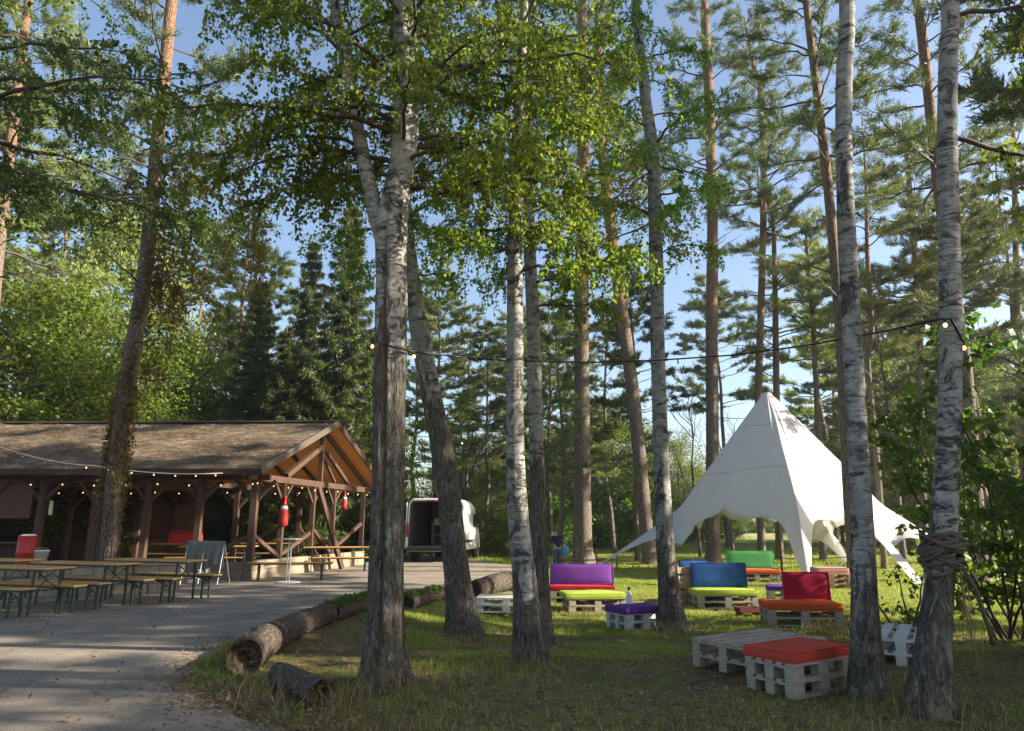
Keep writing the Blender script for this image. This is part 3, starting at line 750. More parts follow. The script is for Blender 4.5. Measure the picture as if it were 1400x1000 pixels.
# middle
for i, (px, Y, h, k, lab) in enumerate([
  (590, 40, 17, 1, 'pine crown seen right of the forked birch'), (640, 52, 19, 3, 'far pine left of the middle birch pair'), (668, 44, 15, 0, 'pine with low crown behind the white van'),
  (752, 42, 17, 1, 'pine filling the gap right of the middle birch pair'), (765, 33, 13, 3, 'lower pine behind the straight brown pine'), (838, 46, 18, 3, 'bushy pine behind the leaning pine'), (870, 36, 15.5, 2, 'pine with bluish crown left of the sky gap'),
  (995, 58, 24, 2, 'far tall pine left of the reddish slim pine'),
  (1140, 44, 21, 1, 'tall pine behind the pine trunk by the banded birch'),
  (1205, 48, 20, 0, 'pine between the banded birch and the rope birch'), (1230, 38, 17, 3, 'dense pine left of the rope birch'), (1345, 36, 19, 0, 'pine right of the rope birch'), (1372, 28, 16.5, 2, 'pine with dark boughs in the right corner'), (1440, 34, 21, 3, 'pine crown cut by the right edge'), (1310, 50, 20, 1, 'far pine behind the rope birch'),
  (560, 47, 20, 0, 'far pine hidden mostly by the forked birch'), (705, 62, 22, 2, 'very far pine between the middle birches'), (1180, 66, 22, 2, 'very far pine behind the crooked thin trunk')]):
    place(pp[k], px, Y, h, 20, i * 1.7, lab, gP, 1.15)
for i, (px, Y, h, k, lab) in enumerate([(628, 46, 13, 0, 'bare slender tree against the sky behind the leaning grey birch'), (655, 58, 13, 1, 'far bare tree left of the middle birch pair'), (955, 40, 10.5, 0, 'bare tree left of the straight pine beside the tent'), (1000, 36, 8.5, 1, 'bare tree with dark twigs beside the left slope of the tent'), (1165, 52, 11, 0, 'bare tree right of the tent')]):
    place(pbare[k], px, Y, h, 12, i * 1.3, lab, gD)
for i, (px, Y, h, k, lab) in enumerate([(625, 52, 6.5, 1, 'leafy tree above the roof of the white van'), (680, 45, 5.5, 0, 'sunlit bush-like tree right of the van'), (745, 50, 8, 1, 'leafy tree behind the standing person'), (830, 42, 8.5, 0, 'leafy tree between the straight pine and the leaning pine'), (855, 52, 9, 1, 'far leafy tree behind the leaning pine'), (930, 56, 8, 0, 'leafy tree left of the tent slope'),
  (1125, 50, 8, 1, 'leafy tree behind the right slope of the tent'), (1200, 44, 9, 0, 'leafy tree right of the banded birch'), (1240, 36, 9.5, 1, 'leafy tree between the two right birches'), (1330, 40, 10, 0, 'leafy tree behind the hazel bushes'), (1400, 32, 9, 1, 'leafy tree at the right edge')]):
    m_ = 1.4 if px > 800 else 1.12; place(pb[k], px, Y * m_, h * m_, 10, i * 2.1, lab, gF, 1.1)
for i, (px, Y, h, k, lab) in enumerate([(665, 36, 2.2, 0, 'sunlit bush directly right of the white van'), (700, 40, 2.6, 0, 'bush behind the front birch of the middle pair'), (735, 38, 3, 1, 'bush left of the standing person'), (835, 36, 3.4, 1, 'dark bush right of the straight pine'), (870, 40, 3.4, 0, 'bush behind the leaning pine'), (940, 50, 2.6, 1, 'bush left of the tent, by the lawn edge'),
  (985, 56, 2.5, 0, 'bush seen under the left arch of the tent'), (1120, 54, 2.6, 1, 'bush seen under the right arch of the tent'), (1185, 58, 2.4, 0, 'low bush right of the tent'), (1225, 50, 2.6, 1, 'bush between the two right birches'), (560, 40, 3, 1, 'bush behind the white van'), (500, 38, 3.2, 0, 'bush at the right end of the pavilion'),
  (300, 33.5, 2.2, 1, 'bush seen through the middle of the pavilion'), (370, 34, 3, 0, 'bush behind the pavilion gable table'), (450, 33, 3, 1, 'bush behind the red hanging bottles')]):
    m_ = 1.45 if px > 800 else (1.15 if px > 600 else 1); place(pbu[k], px, Y * m_, h * m_, 3, i * 1.9, lab, gU)
for i, (x, y, h, k, lab) in enumerate([(15.5, 8.0, 14, 0, 'pine outside the right edge of the clearing'), (18.5, 7.7, 16, 1, 'pine outside the right edge of the clearing'), (25, 7.0, 20, 1, 'pine outside the right edge of the clearing'), (14.2, 9.3, 13.5, 3, 'pine outside the right edge of the clearing'), (18.5, 3.0, 15, 1, 'pine outside the lower right corner'), (23, 2.6, 18, 3, 'pine outside the lower right corner'), (20, 1.6, 16, 1, 'pine outside the lower right corner'), (12.2, 10.6, 22, 2, 'tall bare-stemmed pine outside the right edge'), (13.4, 12.4, 22, 2, 'tall bare-stemmed pine outside the right edge'), (16, 11.9, 22, 2, 'tall bare-stemmed pine outside the right edge'), (14.6, 14.4, 22, 2, 'tall bare-stemmed pine outside the right edge'), (19, 14.6, 22, 2, 'tall bare-stemmed pine outside the right edge'), (17.5, 9.6, 22, 2, 'tall bare-stemmed pine outside the right edge'), (21, 12.4, 22, 2, 'tall bare-stemmed pine outside the right edge'), (23, 10.8, 22, 2, 'tall bare-stemmed pine outside the right edge')]):
    t = clone(pp[k]); t.location = (x, y, 0); s_ = h / 20; t.scale = (s_ * .9, s_ * .9, s_); t.rotation_euler = (0, 0, i * 1.1); tag(t, lab, 'tree', 'pines outside the frame on the sunny side')
for i, (x, y, h, k, lab) in enumerate([(12.2, 6.8, 6, 0, 'leafy tree outside the right edge shading the soil'), (10.6, 4.4, 5.5, 1, 'leafy tree outside the lower right corner'), (14.5, 3.2, 8, 0, 'taller leafy tree outside the lower right corner')]):
    t = clone(pb[k]); t.location = (x, y, 0); s_ = h / 10; t.scale = (s_ * 1.2, s_ * 1.2, s_); t.rotation_euler = (0, 0, i * 1.1); tag(t, lab, 'tree', 'leafy trees outside the frame on the sunny side')
for i, (px, Y, h, k) in enumerate([(640, 62, 9, 0), (690, 70, 10, 1), (770, 66, 10, 0), (820, 72, 9, 1), (880, 64, 8, 1), (945, 78, 8, 0), (1000, 84, 7.5, 1), (1090, 80, 8, 0), (1150, 72, 9.5, 1), (1215, 66, 11, 0), (1265, 70, 12, 1), (1310, 62, 12, 0), (1370, 60, 12, 1)]):
    place(pb[k], px, Y, h, 10, i * 1.3, 'leafy tree in the far screen of green behind the lawn', 'leafy trees in the far green screen', 1.25)
for i, (px, Y, h, k) in enumerate([(780, 58, 20, 3), (1165, 58, 21, 3), (1290, 56, 21, 1), (720, 60, 19, 1), (1245, 60, 22, 0)]):
    place(pp[k], px, Y, h, 20, i * 2.3, 'far pine in the green screen behind the lawn', 'pines in the far green screen', 1.3)
# far wood: one mass beyond the field
rng = np.random.default_rng(77); PTS = []
for i in range(170):
    x = -150 + 300 * i / 170 + rng.normal() * 1.5; y = 135 + rng.normal() * 6; h = rng.uniform(3, 7.5) * (1.5 if x < -5 else 1); k = 160
    PTS.append(np.stack([x + rng.normal(size=k) * 1.7, y + rng.normal(size=k) * 1.7, np.abs(rng.normal(size=k)) * h * .45], 1))
V, Fq = leaf_arr(np.concatenate(PTS), 1.0, rng, .2); fw = arr('far_woods', V, Fq, M['hazel_leaf']); tag(fw, 'distant band of woodland beyond the field', 'woods', None, 'stuff')

# ------------------------------------------------------------------ hazel thicket on the right
def hazel(seed, h, R, nst, nleaf, leaf):
    rng = np.random.default_rng(seed); tb = TB(); LP = []
    for i in range(nst):
        az = rng.uniform(0, 6.3); d = np.array([cos(az) * .35, sin(az) * .35, 1.0]); p = np.array([rng.normal() * .12, rng.normal() * .12, -.05]); L = h * rng.uniform(.65, 1.08); pts = [p]
        for j in range(9):
            d = d + rng.normal(size=3) * .09 + np.array([cos(az) * .02, sin(az) * .02, -.02]); d /= np.linalg.norm(d); p = p + d * L / 9; pts.append(p)
        pts = np.array(pts); tb.tube(pts, .022, .005, 5)
        for q in range(int(16 * h / 4)):
            f = rng.uniform(1.2, 8.99); i0 = int(f); b = pts[i0] * (1 - f + i0) + pts[i0 + 1] * (f - i0); a2 = rng.uniform(0, 6.3); Lt = R * rng.uniform(.3, .9) * (1.1 - f / 12)
            e = b + np.array([cos(a2), sin(a2), rng.uniform(-.15, .45)]) * Lt; mid = (b + e) / 2 + np.array([0, 0, .06]); tb.tube([b, mid, e], .006, .002, 3)
            m = max(4, int(nleaf / (nst * 16 * h / 4))); t = rng.uniform(.2, 1.05, m)[:, None]
            LP.append(b * (1 - t) + e * t + rng.normal(size=(m, 3)) * np.array([.08, .08, .05]))
    return tb.get(), leaf_arr(np.concatenate(LP), leaf, rng, .35, .42)
def hazel_thing(seed, h, R, nst, nl, leaf, loc, label, name='hazel_bush', grp='hazel bushes at the right edge', cat='bush', lm=None):
    (bv, bf), (lv, lfa) = hazel(seed, h, R, nst, nl, leaf); t = empty(name, loc); tag(t, label, cat, grp)
    arr('stems', bv, bf, M['birch_twig'], t); arr('leaves', lv, lfa, lm or M['hazel_leaf'], t, smooth=False); return t
def gxy(x, y): return Vector((x, y, gz1(x, y)))
hz = hazel_thing(601, 5.0, 1.1, 10, 4400, .105, gxy(7.75, 11.3), 'tall hazel bush with broad leaves right of the rope birch')
hazel_thing(602, 3.4, 1.0, 8, 2600, .10, gxy(7.5, 9.0), 'lower hazel bush beside the hanging rope end')
hazel_thing(603, 4.0, 1.2, 9, 3400, .11, gxy(9.9, 13.0), 'hazel bush standing farther back at the right edge')
hazel_thing(604, 1.5, .45, 5, 300, .06, gxy(5.15, 9.3), 'small sapling between the two right birches over the white pallet', 'sapling', None, 'sapling')
for i, (x, y, h) in enumerate([(9.0, 8.6, 4.2), (9.6, 7.4, 4.6), (8.0, 6.4, 4.2)]):
    c = clone(hz); c.location = gxy(x, y); c.rotation_euler = (0, 0, 1 + i * 2.1); s = h / 4.6; c.scale = (s * 1.1, s * 1.1, s)
    c['label'] = ['hazel bush cut off by the right edge behind the lower hazel', 'hazel bush outside the right edge', 'hazel bush outside the lower right corner'][i]

# ------------------------------------------------------------------ creeper on the leaning pine
t0, pth, o0 = PT[0]
rng = np.random.default_rng(909); LP = []; AX = []; tb = TB()
for i in range(26):     # stems up the trunk
    a = rng.uniform(0, 6.3); pts = []
    z1 = rng.uniform(2.5, 6.5)
    for z in np.arange(.0, z1, .2):
        c, r = path_at(pth, z); a += rng.normal() * .12; rr = r * (1.12 + .5 * math.exp(-z * 2.5)) + .012
        pts.append((c.x + cos(a) * rr, c.y + sin(a) * rr, z))
    tb.tube(np.array(pts), .012, .005, 4)
    pts = np.array(pts); m = int(len(pts) * 5); LP.append(pts[np.minimum(len(pts) - 1, (len(pts) * rng.uniform(.25, 1.0, m) ** .6).astype(int))] + rng.normal(size=(m, 3)) * .06)
br_ends = []
def limb_from(px, py, pts_px):
    Yp = o0.y; pts = [np.array(A(x, y, Yp - .3 * k) - o0) for k, (x, y) in enumerate([(px, py)] + pts_px)]
    return np.array(pts)
limbs = [limb_from(215, 205, [(250, 215), (290, 232), (330, 262), (362, 300)]), limb_from(218, 230, [(255, 232), (285, 255), (318, 300), (352, 340)]), limb_from(222, 140, [(262, 150), (310, 170), (360, 190)]), limb_from(212, 250, [(185, 235), (160, 205)]), limb_from(208, 290, [(235, 300), (262, 330), (280, 372)]), limb_from(200, 360, [(225, 372), (250, 400)])]
for Lp in limbs:
    n_ = 12; f = np.linspace(0, len(Lp) - 1, n_); Lq = np.stack([np.interp(f, np.arange(len(Lp)), Lp[:, k]) for k in range(3)], 1); tb.tube(Lq, .035, .008, 5)
    for q in range(15):
        b = Lq[rng.integers(2, n_)]; L = rng.uniform(.4, 2.1); pts = [b]; p = b.copy()
        for j in range(7):
            p = p + np.array([rng.normal() * .05 + .02, rng.normal() * .05, -L / 7]); pts.append(p)
        pts = np.array(pts); tb.tube(pts, .006, .003, 3)
        m = int(L * rng.uniform(25, 70)); f = rng.uniform(0, 6.99, m); i0 = f.astype(int); fr = (f - i0)[:, None]
        LP.append(pts[i0] * (1 - fr) + pts[i0 + 1] * fr + rng.normal(size=(m, 3)) * .06)
for q in range(60):     # red curtain right of the trunk
    x, y = rng.uniform(212, 262), rng.uniform(195, 520); b = np.array(A(x - (y - 200) * .17 + 12, y, o0.y - .25) - o0); m = rng.integers(18, 46); L = rng.uniform(.5, 1.4)
    sp_ = [b]
    for j in range(6): sp_.append(sp_[-1] + np.array([rng.normal() * .04, rng.normal() * .04, -L / 6]))
    sp_ = np.array(sp_); tb.tube(sp_, .006, .003, 3); f = rng.uniform(0, 5.99, m); i0 = f.astype(int); fr = (f - i0)[:, None]
    LP.append(sp_[i0] * (1 - fr) + sp_[i0 + 1] * fr + rng.normal(size=(m, 3)) * .045)
cr = empty('creeper', o0); tag(cr, 'red and green creeper climbing and hanging from the leaning pine', 'creeper')
V, Fq = tb.get(); arr('stems', V, Fq, M['branch'], cr)
LPa = np.concatenate(LP); V, Fq = leaf_arr(LPa, .085, rng, .6); arr('leaves', V, Fq, M['creeper_leaf'], cr, smooth=False)
hazel_thing(605, 1.7, .7, 7, 600, .09, gp(112, 783) + Vector((0, 1.5, 0)), 'green shrub at the foot of the creeper pine', 'shrub', None, 'shrub', M['bush_leaf'])

# yellow autumn sprays on the birch beside the purple seat
t5, p5, o5 = HT[3]
rng = np.random.default_rng(33); tb = TB(); LP = []
for (x0, y0, x1, y1) in [(893, 235, 800, 320), (897, 300, 770, 385), (888, 190, 850, 255), (897, 260, 935, 345)]:
    a = np.array(A(x0, y0, o5.y) - o5); b = np.array(A(x1, y1, o5.y - .3) - o5); f = np.linspace(0, 1, 9)[:, None]; L = a * (1 - f) + b * f + np.sin(f * pi) * np.array([0, 0, .15]) + rng.normal(size=(9, 3)) * .02
    tb.tube(L, .022, .004, 4)
    for k in range(9):
        c = L[rng.integers(3, 9)]; m = 26; e = c + np.array([rng.normal() * .3, rng.normal() * .2, rng.uniform(-.45, .12)]); tb.tube([c, (c + e) / 2, e], .005, .002, 3); t = rng.uniform(.1, 1, m)[:, None]
        LP.append(c * (1 - t) + e * t + rng.normal(size=(m, 3)) * .09)
V, Fq = tb.get(); arr('autumn_sprays', V, Fq, M['birch_twig'], t5)
V, Fq = leaf_arr(np.concatenate(LP), .07, rng, .6); y_ = arr('autumn_leaves', V, Fq, M['yellow_leaf'], t5, smooth=False); tag(y_, 'yellow autumn leaf sprays on the left side')

# ------------------------------------------------------------------ pavilion
n = NT('shingle_roof'); v = n.coord()
rows = n.add('ShaderNodeTexBrick', {'offset': .5}, Vector=n.mapv(v, (1, 1, 1)), Scale=1.0, Color1=(.11, .085, .062, 1), Color2=(.18, .14, .10, 1), Mortar=(.04, .03, .025, 1), Mortar_Size=.012, Brick_Width=.33, Row_Height=.16).outputs['Color']
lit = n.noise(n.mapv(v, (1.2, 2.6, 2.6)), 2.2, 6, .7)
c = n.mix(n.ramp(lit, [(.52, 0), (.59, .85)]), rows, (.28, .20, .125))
c = n.mix(n.ramp(n.noise(v, 1.1, 7, .75), [(.48, 0), (.6, .8)]), c, (.07, .05, .033))
c = n.mix(n.ramp(n.noise(v, 30, 4, .7), [(.5, 0), (.75, .6)]), c, (.06, .042, .03))
n.bump(n.noise(v, 26, 5, .75), .8, .04); n.done(c, .9, .1); M['roof'] = n.m
n = NT('ceiling_boards'); v = n.coord(); s_ = n.sep(v)
st = n.math('FRACT', n.math('MULTIPLY', s_[1], 7.0)); gap = n.ramp(st, [(0, 1), (.07, 0)])
c = n.mix(n.noise(n.mapv(v, (1.2, 14, 14)), 2, 5), (.50, .20, .045), (.78, .38, .10)); c = n.mix(gap, c, (.05, .02, .01)); n.done(c, .55, .3); M['ceiling'] = n.m
def woodmat(name, c1, c2, rough=.75, sc=(2, 18, 18)):
    n = NT(name); v = n.coord(); f = n.noise(n.mapv(v, sc), 2.0, 6, .7); n.bump(f, .4, .01)
    return n.done(n.mix(n.ramp(f, [(.3, 0), (.7, 1)]), c1, c2), rough, .25)
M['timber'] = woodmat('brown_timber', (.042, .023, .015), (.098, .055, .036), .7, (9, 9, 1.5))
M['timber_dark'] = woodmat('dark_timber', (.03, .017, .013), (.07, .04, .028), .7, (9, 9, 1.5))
M['lead'] = simple('grey_flashing', (.085, .07, .058), .6, .3, 0, .3, 5)
def blocks(name, c1, c2, mort, bw=.4, rh=.2, off=(0, 0, 0), rot=(pi / 2, 0, 0)):
    n = NT(name); v = n.coord()
    br = n.add('ShaderNodeTexBrick', Vector=n.mapv(v, rot=rot), Scale=1.0, Color1=c1, Color2=c2, Mortar=mort, Mortar_Size=.01, Brick_Width=bw, Row_Height=rh)
    c = n.mix(n.ramp(n.noise(v, 5, 6, .7), [(.35, .0), (.75, .65)]), br.outputs['Color'], (.10, .085, .065))
    n.bump(n.mix(.5, br.outputs['Fac'], n.noise(v, 30, 4)), .5, .015); return n.done(c, .9, .15)
M['wall_block'] = blocks('wall_block', (.40, .34, .27, 1), (.31, .265, .21, 1), (.15, .13, .11, 1), .42, .2)
M['base_block'] = blocks('base_block', (.30, .24, .17, 1), (.22, .18, .13, 1), (.12, .10, .08, 1), .5, .25)
M['brick'] = blocks('old_brick', (.16, .075, .045, 1), (.11, .055, .035, 1), (.10, .085, .07, 1), .25, .08)
M['concrete'] = simple('concrete', (.26, .23, .19), .9, .15, 0, .3, 3, .4)

O = G(339, 793); dd = Vector((sin(R_(11.4)), cos(R_(11.4)), 0)); ll = Vector((-1, 0, 0))
def PV(a, b, z): return ll * a + dd * b + Vector((0, 0, z))
pav = empty('pavilion', O); tag(pav, 'open timber pavilion with pine-littered shingle roof and orange board ceiling', 'pavilion')
def slab(vs, th):
    """quad (4 points, upper side) thickened downwards"""
    mb = MB(); lo_ = [v - Vector((0, 0, th)) for v in vs]; return mb.add(vs + lo_, [(0, 1, 2, 3), (7, 6, 5, 4), (0, 4, 5, 1), (1, 5, 6, 2), (2, 6, 7, 3), (3, 7, 4, 0)])
ZE, ZR, AE, AL = 2.95, 4.86, -.48, 15.0; BF, BR, BB = -.7, 3.8, 8.3
def grid_slab(a0, a1, b0, z0, b1, z1, th, na=60, nb=14, amp=.018):
    V = []; Fq = []
    for i in range(na + 1):
        for j in range(nb + 1):
            a = a0 + (a1 - a0) * i / na; t = j / nb; q = PV(a, b0 + (b1 - b0) * t, z0 + (z1 - z0) * t)
            V.append(q + Vector((0, 0, amp * mnoise.noise(q * 1.3) * 2 - (.05 * sin(pi * i / na) if j == nb else .03 * sin(pi * i / na)))))
    w_ = nb + 1; nn = len(V); V += [q - Vector((0, 0, th)) for q in V]
    for i in range(na):
        for j in range(nb):
            a, b, c_, d = i * w_ + j, i * w_ + j + 1, (i + 1) * w_ + j + 1, (i + 1) * w_ + j
            Fq += [(a, d, c_, b), (a + nn, b + nn, c_ + nn, d + nn)]
    for i in range(na):
        a, d = i * w_, (i + 1) * w_; Fq.append((a, a + nn, d + nn, d)); a, d = a + nb, d + nb; Fq.append((d, d + nn, a + nn, a))
    for j in range(nb):
        Fq.append((j, j + 1, j + 1 + nn, j + nn)); a = na * w_ + j; Fq.append((a + 1, a, a + nn, a + 1 + nn))
    mb = MB(); mb.add(V, Fq); return mb
rf = obj('roof', grid_slab(AE, AL, BF, ZE, BR - .002, ZR, .06), M['roof'], pav)
obj('roof', grid_slab(AE, AL, BB, ZE, BR + .002, ZR, .06), M['roof'], pav)
obj('ceiling', slab([PV(AE + .03, BF + .06, ZE - .085), PV(AE + .03, BR - .02, ZR - .09), PV(AL, BR - .02, ZR - .09), PV(AL, BF + .06, ZE - .085)], .03), M['ceiling'], pav)
obj('ceiling', slab([PV(AE + .03, BB - .06, ZE - .085), PV(AE + .03, BR + .02, ZR - .09), PV(AL, BR + .02, ZR - .09), PV(AL, BB - .06, ZE - .085)], .03), M['ceiling'], pav)
mb = MB(); mb.bar(PV(AE - .02, BF - .02, ZE - .06), PV(AE - .02, BR, ZR - .05), .05, .2); obj('barge_board', mb, M['lead'], pav)
mb = MB(); mb.bar(PV(AE - .02, BB + .02, ZE - .06), PV(AE - .02, BR, ZR - .05), .05, .2); obj('barge_board', mb, M['timber_dark'], pav)
mb = MB(); mb.bar(PV(AE, BF - .03, ZE - .1), PV(AL, BF - .03, ZE - .1), .04, .17); obj('fascia', mb, M['timber_dark'], pav)
mb = MB(); mb.bar(PV(AE - .03, BR, ZR + .02), PV(AL, BR, ZR - .03), .3, .05); obj('ridge_cap', mb, M['lead'], pav)
def part(name, segs, w_, h_=None, m=None):
    mb = MB()
    for a, b in segs: mb.bar(PV(*a), PV(*b), w_, h_ or w_)
    return obj(name, mb, m or M['timber'], pav, bevel=.008)
fposts = [0, 1.5, 2.95, 4.4, 5.9, 7.4, 8.9, 10.4]; bposts = [0, 2.4, 4.8, 7.2, 8.75, 11.2]; gposts = [1.5, 3.4, 4.9, 7.4]; mposts = [2.7, 5.9, 8.2]
for a in fposts:
    part('post', [((a, 0, 0), (a, 0, 2.68))], .185 if a == 0 else .165)
    for s_ in (-1, 1): part('knee_brace', [((a, 0, 2.05), (a + s_ * .55, 0, 2.66))], .09)
for a in bposts:
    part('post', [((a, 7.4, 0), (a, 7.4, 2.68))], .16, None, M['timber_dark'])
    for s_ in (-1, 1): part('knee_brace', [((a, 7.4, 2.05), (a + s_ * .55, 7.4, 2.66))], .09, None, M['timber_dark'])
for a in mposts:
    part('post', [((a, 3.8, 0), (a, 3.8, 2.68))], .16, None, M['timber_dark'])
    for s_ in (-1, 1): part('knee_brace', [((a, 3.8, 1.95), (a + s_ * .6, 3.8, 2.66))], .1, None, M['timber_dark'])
for b in gposts[:-1]:
    part('post', [((0, b, .4), (0, b, 2.66))], .15)
    for s_ in (-1, 1): part('knee_brace', [((0, b, 2.1), (0, b + s_ * .5, 2.66))], .08)
part('wall_plate', [((AE + .1, 0, 2.76), (AL, 0, 2.76))], .15, .16)
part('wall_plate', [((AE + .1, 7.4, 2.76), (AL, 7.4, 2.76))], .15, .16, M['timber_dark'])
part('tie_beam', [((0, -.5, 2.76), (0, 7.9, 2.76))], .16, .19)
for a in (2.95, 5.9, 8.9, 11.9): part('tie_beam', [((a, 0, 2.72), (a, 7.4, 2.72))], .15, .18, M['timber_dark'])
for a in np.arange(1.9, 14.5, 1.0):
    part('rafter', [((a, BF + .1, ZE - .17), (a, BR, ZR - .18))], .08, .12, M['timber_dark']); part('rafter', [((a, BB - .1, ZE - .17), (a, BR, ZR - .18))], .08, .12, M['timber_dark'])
part('rafter', [((.05, BF + .1, ZE - .2), (.05, BR, ZR - .22))], .1, .16); part('rafter', [((.05, BB - .1, ZE - .2), (.05, BR, ZR - .22))], .1, .16)
part('king_post', [((0, 3.8, 2.86), (0, 3.8, 4.62))], .15)
part('strut', [((0, 3.7, 4.0), (0, 1.6, 2.9))], .16); part('strut', [((0, 3.9, 4.0), (0, 6.0, 2.9))], .12)
part('strut', [((0, 3.85, 3.75), (0, 4.9, 2.9))], .09)
part('raking_brace', [((-.05, 3.6, 2.7), (-.55, 4.6, .02))], .14)
for (a0, b0, z0, a1, b1, z1) in [(0, .1, 1.15, 0, 1.45, .55), (.1, 0, 1.15, 1.4, 0, .45), (0, 4.95, .62, 0, 7.3, 1.5), (0, 3.5, 1.3, 0, 4.8, .55), (0, 3.3, 1.2, 0, 1.6, .6), (1.6, 7.4, .3, 2.4, 7.4, 1.4), (3.2, 7.4, 1.4, 4.7, 7.4, .4)]:
    part('diagonal_brace', [((a0, b0, z0), (a1, b1, z1))], .11)
mb = MB(); mb.bar(PV(0, -.12, .245), PV(0, 7.6, .245), .28, .49); obj('base_wall', mb, M['base_block'], pav, bevel=.015)
mb = MB(); mb.bar(PV(.145, 0, .23), PV(1.05, 0, .23), .26, .46); obj('base_wall', mb, M['base_block'], pav, bevel=.015)
mb = MB(); mb.add([PV(0.15, .14, .06), PV(AL, .14, .06), PV(AL, 7.6, .06), PV(.15, 7.6, .06), PV(.15, .14, .0), PV(AL, .14, .0), PV(AL, 7.6, .0), PV(.15, 7.6, .0)], [(0, 3, 2, 1), (0, 1, 5, 4), (1, 2, 6, 5), (2, 3, 7, 6), (3, 0, 4, 7)]); obj('floor_slab', mb, M['concrete'], pav)
mb = MB(); mb.bar(PV(6.4, 7.56, 1.35), PV(AL, 7.56, 1.35), .12, 2.7); obj('back_wall', mb, M['brick'], pav)
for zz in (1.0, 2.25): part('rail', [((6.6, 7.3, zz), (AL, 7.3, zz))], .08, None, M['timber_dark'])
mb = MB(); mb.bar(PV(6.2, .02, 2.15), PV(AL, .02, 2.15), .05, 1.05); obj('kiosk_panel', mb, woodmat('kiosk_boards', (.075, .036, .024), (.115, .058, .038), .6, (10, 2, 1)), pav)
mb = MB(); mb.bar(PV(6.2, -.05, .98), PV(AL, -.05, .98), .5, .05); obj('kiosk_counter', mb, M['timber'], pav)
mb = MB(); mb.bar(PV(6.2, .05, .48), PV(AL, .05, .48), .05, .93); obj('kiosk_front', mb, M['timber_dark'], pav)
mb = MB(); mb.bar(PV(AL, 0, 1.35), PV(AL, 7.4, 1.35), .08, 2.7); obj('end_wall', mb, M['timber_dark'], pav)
mb = MB(); mb.bar(PV(5.55, -.11, 1.72), PV(5.55, -.11, 2.1), .14, .02, (1, 0, 0)); obj('notice_sheet', mb, simple('paper', (.6, .58, .52), .8), pav)
# step at the entrance
st = empty('entrance_step', PV(1.9, -.75, 0) + O); tag(st, 'low worn concrete step at the pavilion entrance', 'step')
mb = MB(); mb.box((0, 0, .05), (1.9, 1.1, .13), .08); obj('slab', mb, M['concrete'], st, bevel=.02)
# terrace wall in front
w0 = G(243, 810); w1 = G(-160, 823); wd = (w1 - w0); 
sw = empty('stone_wall', w0, atan2(-wd.y, -wd.x)); tag(sw, 'low pale block wall behind the beer tables in front of the pavilion', 'wall')
L = wd.length; mb = MB(); mb.box((-L / 2, .14, .28), (L, .28, .58)); obj('wall_body', mb, M['wall_block'], sw, bevel=.012)
mb = MB(); mb.box((-L / 2, .14, .605), (L + .06, .34, .06)); obj('coping', mb, M['concrete'], sw, bevel=.012)

# ------------------------------------------------------------------ beer tables and benches
n = NT('varnished_board'); v = n.coord(); f = n.noise(n.mapv(v, (1.5, 16, 16)), 2, 5, .65)
n.bump(f, .15, .005); n.done(n.mix(f, (.33, .165, .045), (.60, .36, .12)), .38, .45); M['beer_wood'] = n.m
M['steel_green'] = simple('green_steel', (.018, .035, .028), .5, .4, .2)
def beer(kind, L, W, H):
    t = empty(kind); mb = MB(); k = 3 if W > .4 else 1; bw = W / k
    for i in range(k): mb.box((0, -W / 2 + bw * (i + .5), H - .014), (L, bw - .006, .028))
    obj('tabletop' if W > .4 else 'seat', mb, M['beer_wood'], t, bevel=.004)
    mb = MB()
    for s_ in (-1, 1): mb.box((0, s_ * (W / 2 - .03), H - .045), (L - .1, .025, .03))
    for s_ in (-1, 1): mb.box((s_ * (L / 2 - .012), 0, H - .036), (.02, W - .02, .015))
    obj('underframe', mb, M['steel_green'], t)
    for sx in (-1, 1):
        x = sx * (L / 2 - .28)
        for sy in (-1, 1):
            mb = MB(); mb.bar((x, sy * (W / 2 - .045), H - .03), (x, sy * (W / 2 - .03), 0), .032, .032); obj('leg', mb, M['steel_green'], t)
        mb = MB(); mb.bar((x, -W / 2 + .05, H * .52), (x, W / 2 - .05, H * .52), .02); mb.bar((x, -W / 2 + .05, H * .52), (x, 0, H * .72), .016); mb.bar((x, W / 2 - .05, H * .52), (x, 0, H * .72), .016)
        mb.bar((x, 0, H * .72), (x - sx * .32, 0, H - .04), .016); obj('leg_brace', mb, M['steel_green'], t)
    return t
AT = R_(-20); e1 = Vector((cos(AT), sin(AT), 0)); T0 = beer('beer_table', 2.2, .55, .77); B0 = beer('beer_bench', 2.2, .26, .47)
def putb(proto, first, p, rz, label, cat, grp):
    t = proto if first else clone(proto); t.location = p; t.rotation_euler = (0, 0, rz); tag(t, label, cat, grp); return t
tg, bgp = 'folding beer tables', 'folding beer benches'
for i, (px, py, lab) in enumerate([(250, 821, 'folding beer table nearest the grey draped covers'), (153, 830, 'folding beer table in the middle of the row by the block wall'), (57, 842, 'folding beer table cut by the left edge, nearest the camera')]):
    putb(T0, i == 0, G(px, py) - e1 * .82, AT, lab, 'table', tg)
putb(T0, False, G(30, 765, .77) * 1 - Vector((0, 0, .77)) - e1 * .9, AT, 'folding beer table at the back left against the block wall', 'table', tg)
for i, (px, py, lab) in enumerate([(280, 818, 'beer bench reaching farthest right, under the grey draped covers'), (225, 825.5, 'beer bench in front of the table nearest the grey covers'), (185, 827.5, 'beer bench behind the middle beer table'), (123, 835, 'beer bench in front of the middle beer table'), (89, 839.5, 'beer bench behind the table cut by the left edge'), (17, 846, 'beer bench nearest the camera in the left corner')]):
    putb(B0, i == 0, G(px, py) - e1 * .82, AT, lab, 'bench', bgp)
def pv(a, b, z=0): return O + PV(a, b, z)
